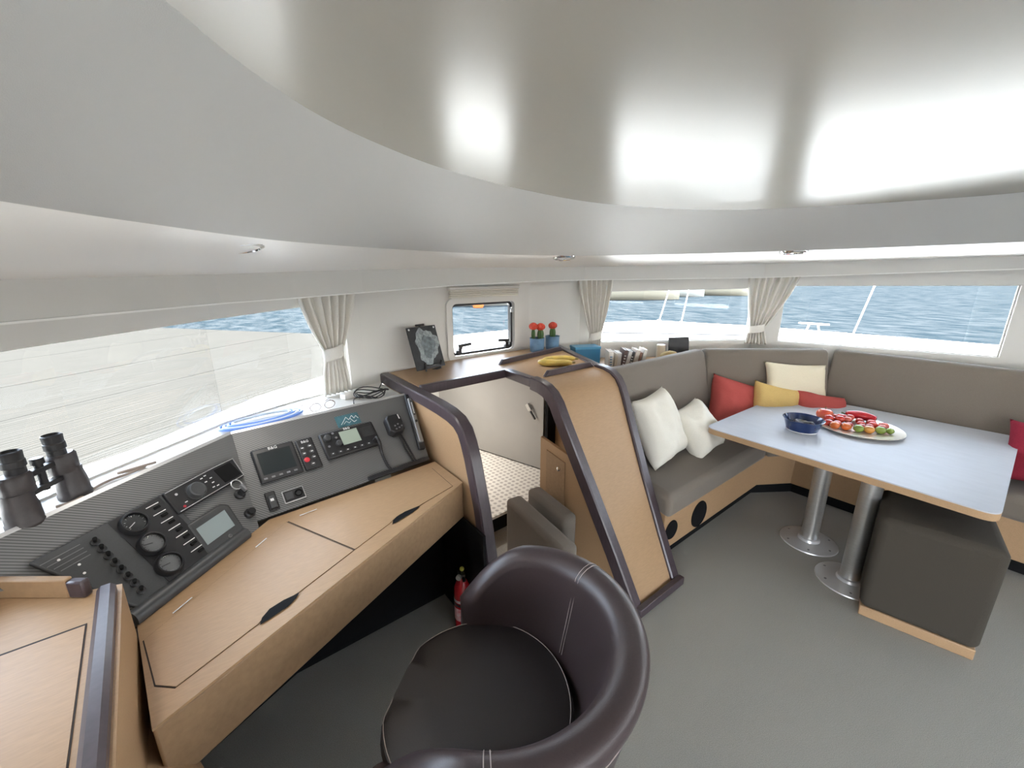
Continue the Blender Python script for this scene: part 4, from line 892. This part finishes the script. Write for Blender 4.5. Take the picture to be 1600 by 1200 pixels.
# books on the shelf behind the backrest
bcol = [('white', (.72, .70, .66)), ('cream', (.62, .56, .47)), ('white', (.66, .64, .62)), ('brown', (.10, .055, .05)), ('white', (.70, .67, .63)), ('dark', (.035, .03, .035)), ('pale', (.58, .52, .46)), ('rust', (.20, .10, .07)), ('pale', (.62, .58, .52))]
bl_ = ['white book with blue dots at the left end of the book row', 'cream book leaning second from the left in the row', 'white book third from the left in the row', 'brown covered book left of the middle of the row', 'white book in the middle of the row', 'dark book right of the middle of the row', 'pale book third from the right in the row', 'rust brown book second from the right', 'pale book at the right end of the row']
bp = Vector((2.335, 1.895, .88)); bd = Vector((.74, -.60, 0)).normalized(); pos = 0
for i, ((nm, c_), lab) in enumerate(zip(bcol, bl_)):
    w = (.034, .02, .028, .024, .026, .022, .03, .02, .026)[i]; h = (.125, .11, .115, .135, .13, .125, .135, .12, .14)[i]; dp = .13
    pos += w/2+.002; c0_ = bp+bd*pos; pos += w/2
    ln = radians((0, 8, 3, 10, 12, 9, 12, 10, 12)[i]); nb_ = Vector((-bd.y, bd.x, 0))
    ux = bd*cos(ln)-Vector((0, 0, sin(ln))); uz = bd*sin(ln)+Vector((0, 0, cos(ln)))
    BMx = frame(c0_+Vector((0, 0, w/2*abs(sin(ln))+.001)), ux, uz.cross(ux), uz)
    o = thing('book', lab, 'book', M=BMx, group='books behind the left sofa back')
    cm = mat('book_cover_%d' % i, c_, .5)
    m = MB(); m.box((-w/2+.0015, 0, h/2), (.003, dp, h)); m.box((w/2-.0015, 0, h/2), (.003, dp, h)); m.box((0, -dp/2+.0015, h/2), (w, .003, h)); m.build('cover', cm, o, M=BMx)
    m = MB(); m.box((0, .002, h/2), (w-.007, dp-.008, h-.006)); m.build('pages', mat('paper', (.68, .64, .56), .8), o, M=BMx)
    if i in (0, 3, 5):
        m = MB()
        for k in range(4): m.box((0, -dp/2-.0004, h*(.25+.15*k)), (w*.5, .0006, .008))
        m.build('spine_mark', mat('blue_dot', (.12, .25, .42), .5) if i == 0 else paint_w, o, M=BMx)
# things right of the books
nbk = thing('notebook', 'black notebook standing against the wall behind the sofa', 'notebook', M=rotz((3.03, 1.735, .88), radians(-30)))
NBM = MW[nbk] @ Matrix.Rotation(radians(-10), 4, 'X')
m = MB(); m.box((0, 0, .085), (.17, .018, .17)); m.build('cover', black, nbk, M=NBM, bevel=.003)
m = MB(); m.box((0, .001, .088), (.164, .012, .168)); m.build('pages', MATS['paper'], nbk, M=NBM)
tag(MB().lathe([(.001, 0), (.03, 0), (.034, .01), (.034, .12), (.03, .125), (.001, .125)], Matrix.Translation((2.86, 1.79, .88)), 24).build('tin', mat('beige_tin', (.55, .48, .38), .5)), 'pale cylindrical tin left of the black notebook', 'tin')
m = MB(); m.ball((2.84, 1.70, .925), (.075, .05, .045), 12, rotz((0, 0, 0), radians(-30)).to_3x3().to_4x4(), lambda d: 1+.12*noise.noise(d*3))
tag(m.build('cloth_pouch', mat('mustard_cloth', (.45, .33, .15), .9)), 'mustard cloth pouch lying in front of the black notebook', 'pouch')

# ================================================================ ON THE SILL
bi = thing('binoculars', 'black marine binoculars standing on the sill', 'binoculars', (-.38, 1.52, .945))
rub = mat('binocular_rubber', (.035, .028, .028), .42, var=.2, vscale=120)
b1, b2 = Vector((-.412, 1.452, .945)), Vector((-.342, 1.574, .945)); ax = (b2-b1).normalized(); ctr = (b1+b2)/2
for b, sg in ((b1, 1), (b2, -1)):
    br = MB().lathe([(.001, 0), (.034, 0), (.036, .004), (.036, .012), (.034, .015), (.033, .05), (.029, .075), (.028, .09)], Matrix.Translation(b), 32).build('barrel', rub, bi)
    off = ax*sg*.016
    m = MB(); k = [b+ax*.034*cos(a)+Vector((-ax.y, ax.x, 0))*.027*sin(a)+off*.5 for a in [2*pi*i/20 for i in range(20)]]
    m.loft([[p+Vector((0, 0, .083)) for p in k], [p+Vector((0, 0, .089)) for p in k], [p+Vector((0, 0, .128)) for p in k], [b+off*.5+(p-b-off*.5)*.85+Vector((0, 0, .135)) for p in k]]); m.build('prism_housing', rub, br)
    MB().lathe([(.019, .13), (.019, .150), (.022, .152), (.022, .168), (.0205, .170), (.0215, .190), (.019, .192), (.016, .186), (.001, .185)], Matrix.Translation(b+off), 28).build('eyepiece', black, br)
m = MB(); m.bar(b1+ax*.03+Vector((0, 0, .118)), b2-ax*.03+Vector((0, 0, .118)), .02, .014); m.bar(b1+ax*.03+Vector((0, 0, .072)), b2-ax*.03+Vector((0, 0, .072)), .022, .014); m.tube([ctr+Vector((0, 0, .06)), ctr+Vector((0, 0, .135))], .009, 16); m.build('bridge', black, bi, bevel=.002)
m = MB(); m.tube([ctr+Vector((0, 0, .133)), ctr+Vector((0, 0, .150))], .013, 20); m.build('focus_wheel', black, bi)
m = MB(); m.tube(smooth_path([(-.372, 1.515, .95), (-.335, 1.530, .95), (-.30, 1.60, .95), (-.272, 1.63, .95), (-.235, 1.645, .952), (-.20, 1.685, .95), (-.235, 1.675, .95), (-.26, 1.655, .956), (-.215, 1.665, .958), (-.175, 1.70, .95)], 6), .0042, 8)
tag(m.build('neck_strap', mat('pale_brown_cord', (.36, .29, .24), .8)), 'pale brown cord trailing along the sill beside the binoculars', 'cord')
hc = thing('hose_coil', 'coil of translucent blue and clear hose behind the console panel', 'hose', (.165, 1.94, .95))
for k in range(4):
    a_, b_ = .155-.016*k, .070-.010*k; m = MB()
    m.tube([(.165+a_*cos(a), 1.935+b_*sin(a)+.16*a_*cos(a), .956+.003*k) for a in [2*pi*i/48 for i in range(48)]], .0055, 8, True)
    m.build('hose_turn', mat('blue_hose', (.16, .30, .74), .3) if k in (0, 2) else mat('clear_hose', (.62, .70, .80), .25), hc)
m = MB()
for q in range(5):
    pts = [(.655+(.055+.006*q)*cos(a)*1.1, 2.01+(.04+.004*q)*sin(a), .952+.006*q+.012*sin(2*a+q)) for a in [2*pi*i/24 for i in range(24)]]; m.tube(pts, .0028, 6, True)
m.tube(smooth_path([(.60, 2.03, .95), (.56, 1.99, .955), (.54, 1.93, .952)], 6), .0028, 6); m.tube(smooth_path([(.70, 2.03, .975), (.74, 2.07, 1.0), (.765, 2.10, 1.0)], 6), .0028, 6)
tag(m.build('cable_coil', black), 'coiled black cable on the sill beside the counter end', 'cable')
ad = thing('power_adapter', 'small white power adapter beside the black cable coil', 'adapter', M=rotz((.555, 2.06, .945), radians(20)))
m = MB(); m.box((0, 0, .014), (.07, .045, .028)); m.build('adapter_case', mat('white_plastic', (.78, .76, .72), .4), ad, M=MW[ad], bevel=.004)
m = MB(); m.box((.038, 0, .014), (.012, .014, .006)); m.build('plug', alu, ad, M=MW[ad])
gs = thing('spectacles', 'thin brown wire spectacles on the sill beside the blue hose', 'glasses', M=rotz((.40, 1.955, .945), radians(12)))
GM = MW[gs]
for x in (-.033, .033):
    m = MB(); m.tube([(x+.024*cos(a), -.02, .022+.018*sin(a)) for a in [2*pi*i/20 for i in range(20)]], .0015, 6, True); m.build('rim', mat('brown_wire', (.16, .09, .06), .4), gs, M=GM)
    m = MB(); m.tube(smooth_path([(x*1.75, -.02, .026), (x*1.75, .04, .028), (x*1.7, .075, .012)], 5), .0015, 6); m.build('temple', MATS['brown_wire'], gs, M=GM)

# ================================================================ CURTAINS
def curtain(label, p, q, zt, zb, ztie, wt, w0, w2, sk0, sk, seed, depth=.019):
    """p,q: ends of the hanging line at the head; wt: tied width; sk: sideways shift of the tie as a fraction"""
    p, q = Vector((*p, 0)), Vector((*q, 0)); d = (q-p).normalized(); nn = Vector((d.y, -d.x, 0)); L = (q-p).length; c = (p+q)/2
    o = thing('curtain', label, 'curtain', (c.x, c.y, zb)); mb = MB(); NX, NZ = 84, 40; rows = []
    for j in range(NZ+1):
        z = zt+(zb-zt)*j/NZ
        if z > ztie: t = (zt-z)/(zt-ztie); w = L+(wt-L)*t**1.5; s = sk*t**1.3
        else: t = (ztie-z)/(ztie-zb+1e-6); w = wt+(w2-wt)*t**.8; s = sk+(sk0-sk)*t
        row = []
        for i in range(NX+1):
            a = i/NX; ph = a*pi*13+.5*sin(a*9+seed)+.5*noise.noise(Vector((a*4, z*3, seed)))
            amp = depth*(.55+.45*w/L)*(1+.3*noise.noise(Vector((a*7, z*2, seed+4))))
            row.append(c+d*(s+(a-.5)*w+.004*noise.noise(Vector((a*8, z*9, seed))))+nn*(max(-.022, min(.022, amp*sin(ph)))-.008)+Vector((0, 0, z)))
        rows.append(row)
    mb.loft(rows, False); mb.build('cloth', curt, o, smooth=80, solid=.003)
    m = MB(); tc_ = c+d*sk-nn*.005; ring = []
    for zz in (ztie+.032, ztie+.026, ztie-.026, ztie-.032):
        ring.append([tc_+d*(wt*.56)*cos(a)+nn*(depth+.012)*sin(a)+Vector((0, 0, zz+.012*cos(a))) for a in [2*pi*i/28 for i in range(28)]])
    m.loft(ring, True, False); m.build('tie_band', curt, o, smooth=60, solid=.003)
    return o
curtain('grey curtain tied back at the right end of the long left window', (.385, 2.125), (.69, 2.205), 1.50, .95, 1.165, .095, .30, .155, .0, .0, 1)
curtain('grey curtain left of the forward windows, beside the cacti', (2.385, 2.25), (2.625, 2.11), 1.54, .885, 1.06, .09, .24, .13, .0, .02, 2)
curtain('grey curtain tied back between the two forward windows', (3.587, 1.521), (3.752, 1.211), 1.56, .975, 1.10, .10, .3, .16, -.06, -.07, 3)

# ================================================================ SOFFIT LIGHTS
def downlight(label, x, y, z, u, al, power, r=.062):
    o = thing('downlight', label, 'ceiling light', (x, y, z), group='soffit lights')
    u = Vector((*u, 0)).normalized(); al = radians(al); ex = Vector((u.x*cos(al), u.y*cos(al), -sin(al))); ey = Vector((-u.y, u.x, 0)); T = frame((x, y, z), ex, ey, ex.cross(ey))
    MB().lathe([(r*1.12, .012), (r*1.12, .0), (r*1.05, -.007), (r*.92, -.010), (r*.85, -.006), (r*.82, .004)], T, 48, False).build('bezel', chrome, o)
    MB().lathe([(r*.83, -.002), (r*.5, -.001), (.001, -.001)], T, 32, False).build('lens', mat('frosted_lens', (.75, .74, .72), .3), o)
    if power:
        ld = bpy.data.lights.new('added_fill_beam', 'AREA'); ld.shape = 'DISK'; ld.size = r*1.5; ld.energy = power; ld.spread = radians(115); ld.color = (1, .95, .87)  # fill beam added to brighten the desk, not a source seen lit
        lo = bpy.data.objects.new('added_fill_beam', ld); S.collection.objects.link(lo); lo.matrix_basis = T @ Matrix.Translation((0, 0, -.012)); lo.parent = o; lo.matrix_parent_inverse = MW[o].inverted()
downlight('round chrome ceiling light above the left window', .160, 1.625, 1.634, (-.44, .9), 11, .40)
downlight('added unseen ceiling light brightening the near side cabinet', -.40, .98, 1.625, (-.8, .6), 14, .28)  # fixture added out of frame to brighten cabinet and desk
downlight('round chrome ceiling light near the forward curtain', 1.88, 1.90, 1.640, (.44, .9), 9, .25)
downlight('round chrome ceiling light above the forward windows', 2.70, .93, 1.656, (.88, .46), 2, 0)

# ================================================================ FAR BOATS, STANCHIONS
gel = mat('boat_hull_white', (.30, .29, .25), .5); gel2 = mat('boat_hull_cream', (.24, .21, .15), .5)
def boat(label, c, L, B, Hh, ang, mm):
    o = thing('moored_boat', label, 'boat', M=rotz((*c, -1.05), ang)); M = MW[o]; rings = []
    for i in range(17):
        t = i/16; x = (t-.5)*L; w = B/2*(1-max(0, (t-.45)/.55)**2.2)*.98+.02; h = Hh*(1+.25*t*t)
        rings.append([(x, -w, h), (x, -w*.95, h*.5), (x, -w*.6, 0), (x, 0, -.2), (x, w*.6, 0), (x, w*.95, h*.5), (x, w, h)])
    m = MB(); m.loft(rings); m.build('hull', mm, o, M=M, smooth=50)
    m = MB(); m.hexa([(-L*.3, -B*.3, Hh), (L*.12, -B*.28, Hh), (L*.06, -B*.22, Hh+.7), (-L*.28, -B*.25, Hh+.7)], [(-L*.3, B*.3, Hh), (L*.12, B*.28, Hh), (L*.06, B*.22, Hh+.7), (-L*.28, B*.25, Hh+.7)]); m.build('cabin', gel, o, M=M, bevel=.05)
    m = MB(); m.tube([(L*.1, 0, Hh), (L*.1, 0, Hh+9)], .06, 8); m.build('mast', alu, o, M=M)
boat('cream hulled boat far off beyond the forward window', (34, 26), 11, 3.2, 1.1, radians(-40), gel2)
boat('white boat second along the far moorings', (42, 27), 9, 3, 1.0, radians(-55), gel)
boat('white boat third along the far moorings', (48, 24.5), 9, 3, 1.0, radians(-60), gel2)
boat('pale boat moored beyond the small square window', (18.5, 29.5), 10, 3.2, 1.3, radians(-33), gel)
m = MB(); m.ball((17.6, 27.0, -.75), (.45, .45, .5), 12)
tag(m.build('mooring_buoy', mat('buoy_orange', (.55, .14, .03), .5)), 'orange mooring buoy seen through the small window', 'buoy')
stw = mat('stanchion_white', (.8, .8, .8), .3, metal=.3)
for (lab, x, y, h, k_) in (('left stanchion on the foredeck beyond the forward window', 5.25, 3.36, .62, .8), ('right stanchion of the pair on the foredeck', 5.30, 3.05, .62, .45), ('lone stanchion beyond the right forward window', 5.62, 1.24, .62, .8)):
    o = thing('stanchion', lab, 'stanchion', (x, y, .87))
    MB().tube([(x, y, .87), (x+.14*k_, y-.11*k_, .87+h)], .008, 12).build('post', stw, o); MB().lathe([(.03, .87), (.03, .89), (.016, .90)], Matrix.Translation((x, y, 0)), 16).build('foot', stw, o)
cl_ = thing('deck_cleat', 'white horn cleat on the foredeck edge', 'cleat', (5.75, 1.66, .87))
m = MB(); e = Vector((.25, -.97, 0)).normalized(); c = Vector((5.80, 1.66, .955)); m.tube([c-e*.15, c-e*.05, c+e*.05, c+e*.15], [.008, .012, .012, .008], 10); m.build('horns', stw, cl_)
m = MB(); m.tube([c-e*.04, c-e*.06-Vector((0, 0, .08))], .010, 10); m.tube([c+e*.04, c+e*.06-Vector((0, 0, .08))], .010, 10); m.build('legs', stw, cl_)

lp = thing('added_stair_lamp', 'added unseen lamp under the deck to brighten the companionway', 'lamp', (1.25, 2.6, .89))  # hidden lamp added because the stairwell came out too dark
MB().lathe([(.05, 0), (.05, -.012), (.001, -.014)], Matrix.Translation((1.25, 2.6, .893)), 24).build('lens', MATS['frosted_lens'], lp)  # lens of the added stair lamp
ld = bpy.data.lights.new('added_stair_light', 'AREA'); ld.shape = 'DISK'; ld.size = .1; ld.energy = 3; ld.color = (1, .95, .88)
lo = bpy.data.objects.new('added_stair_light', ld); S.collection.objects.link(lo); lo.matrix_basis = Matrix.Translation((1.25, 2.6, .872)); lo.parent = lp; lo.matrix_parent_inverse = MW[lp].inverted()
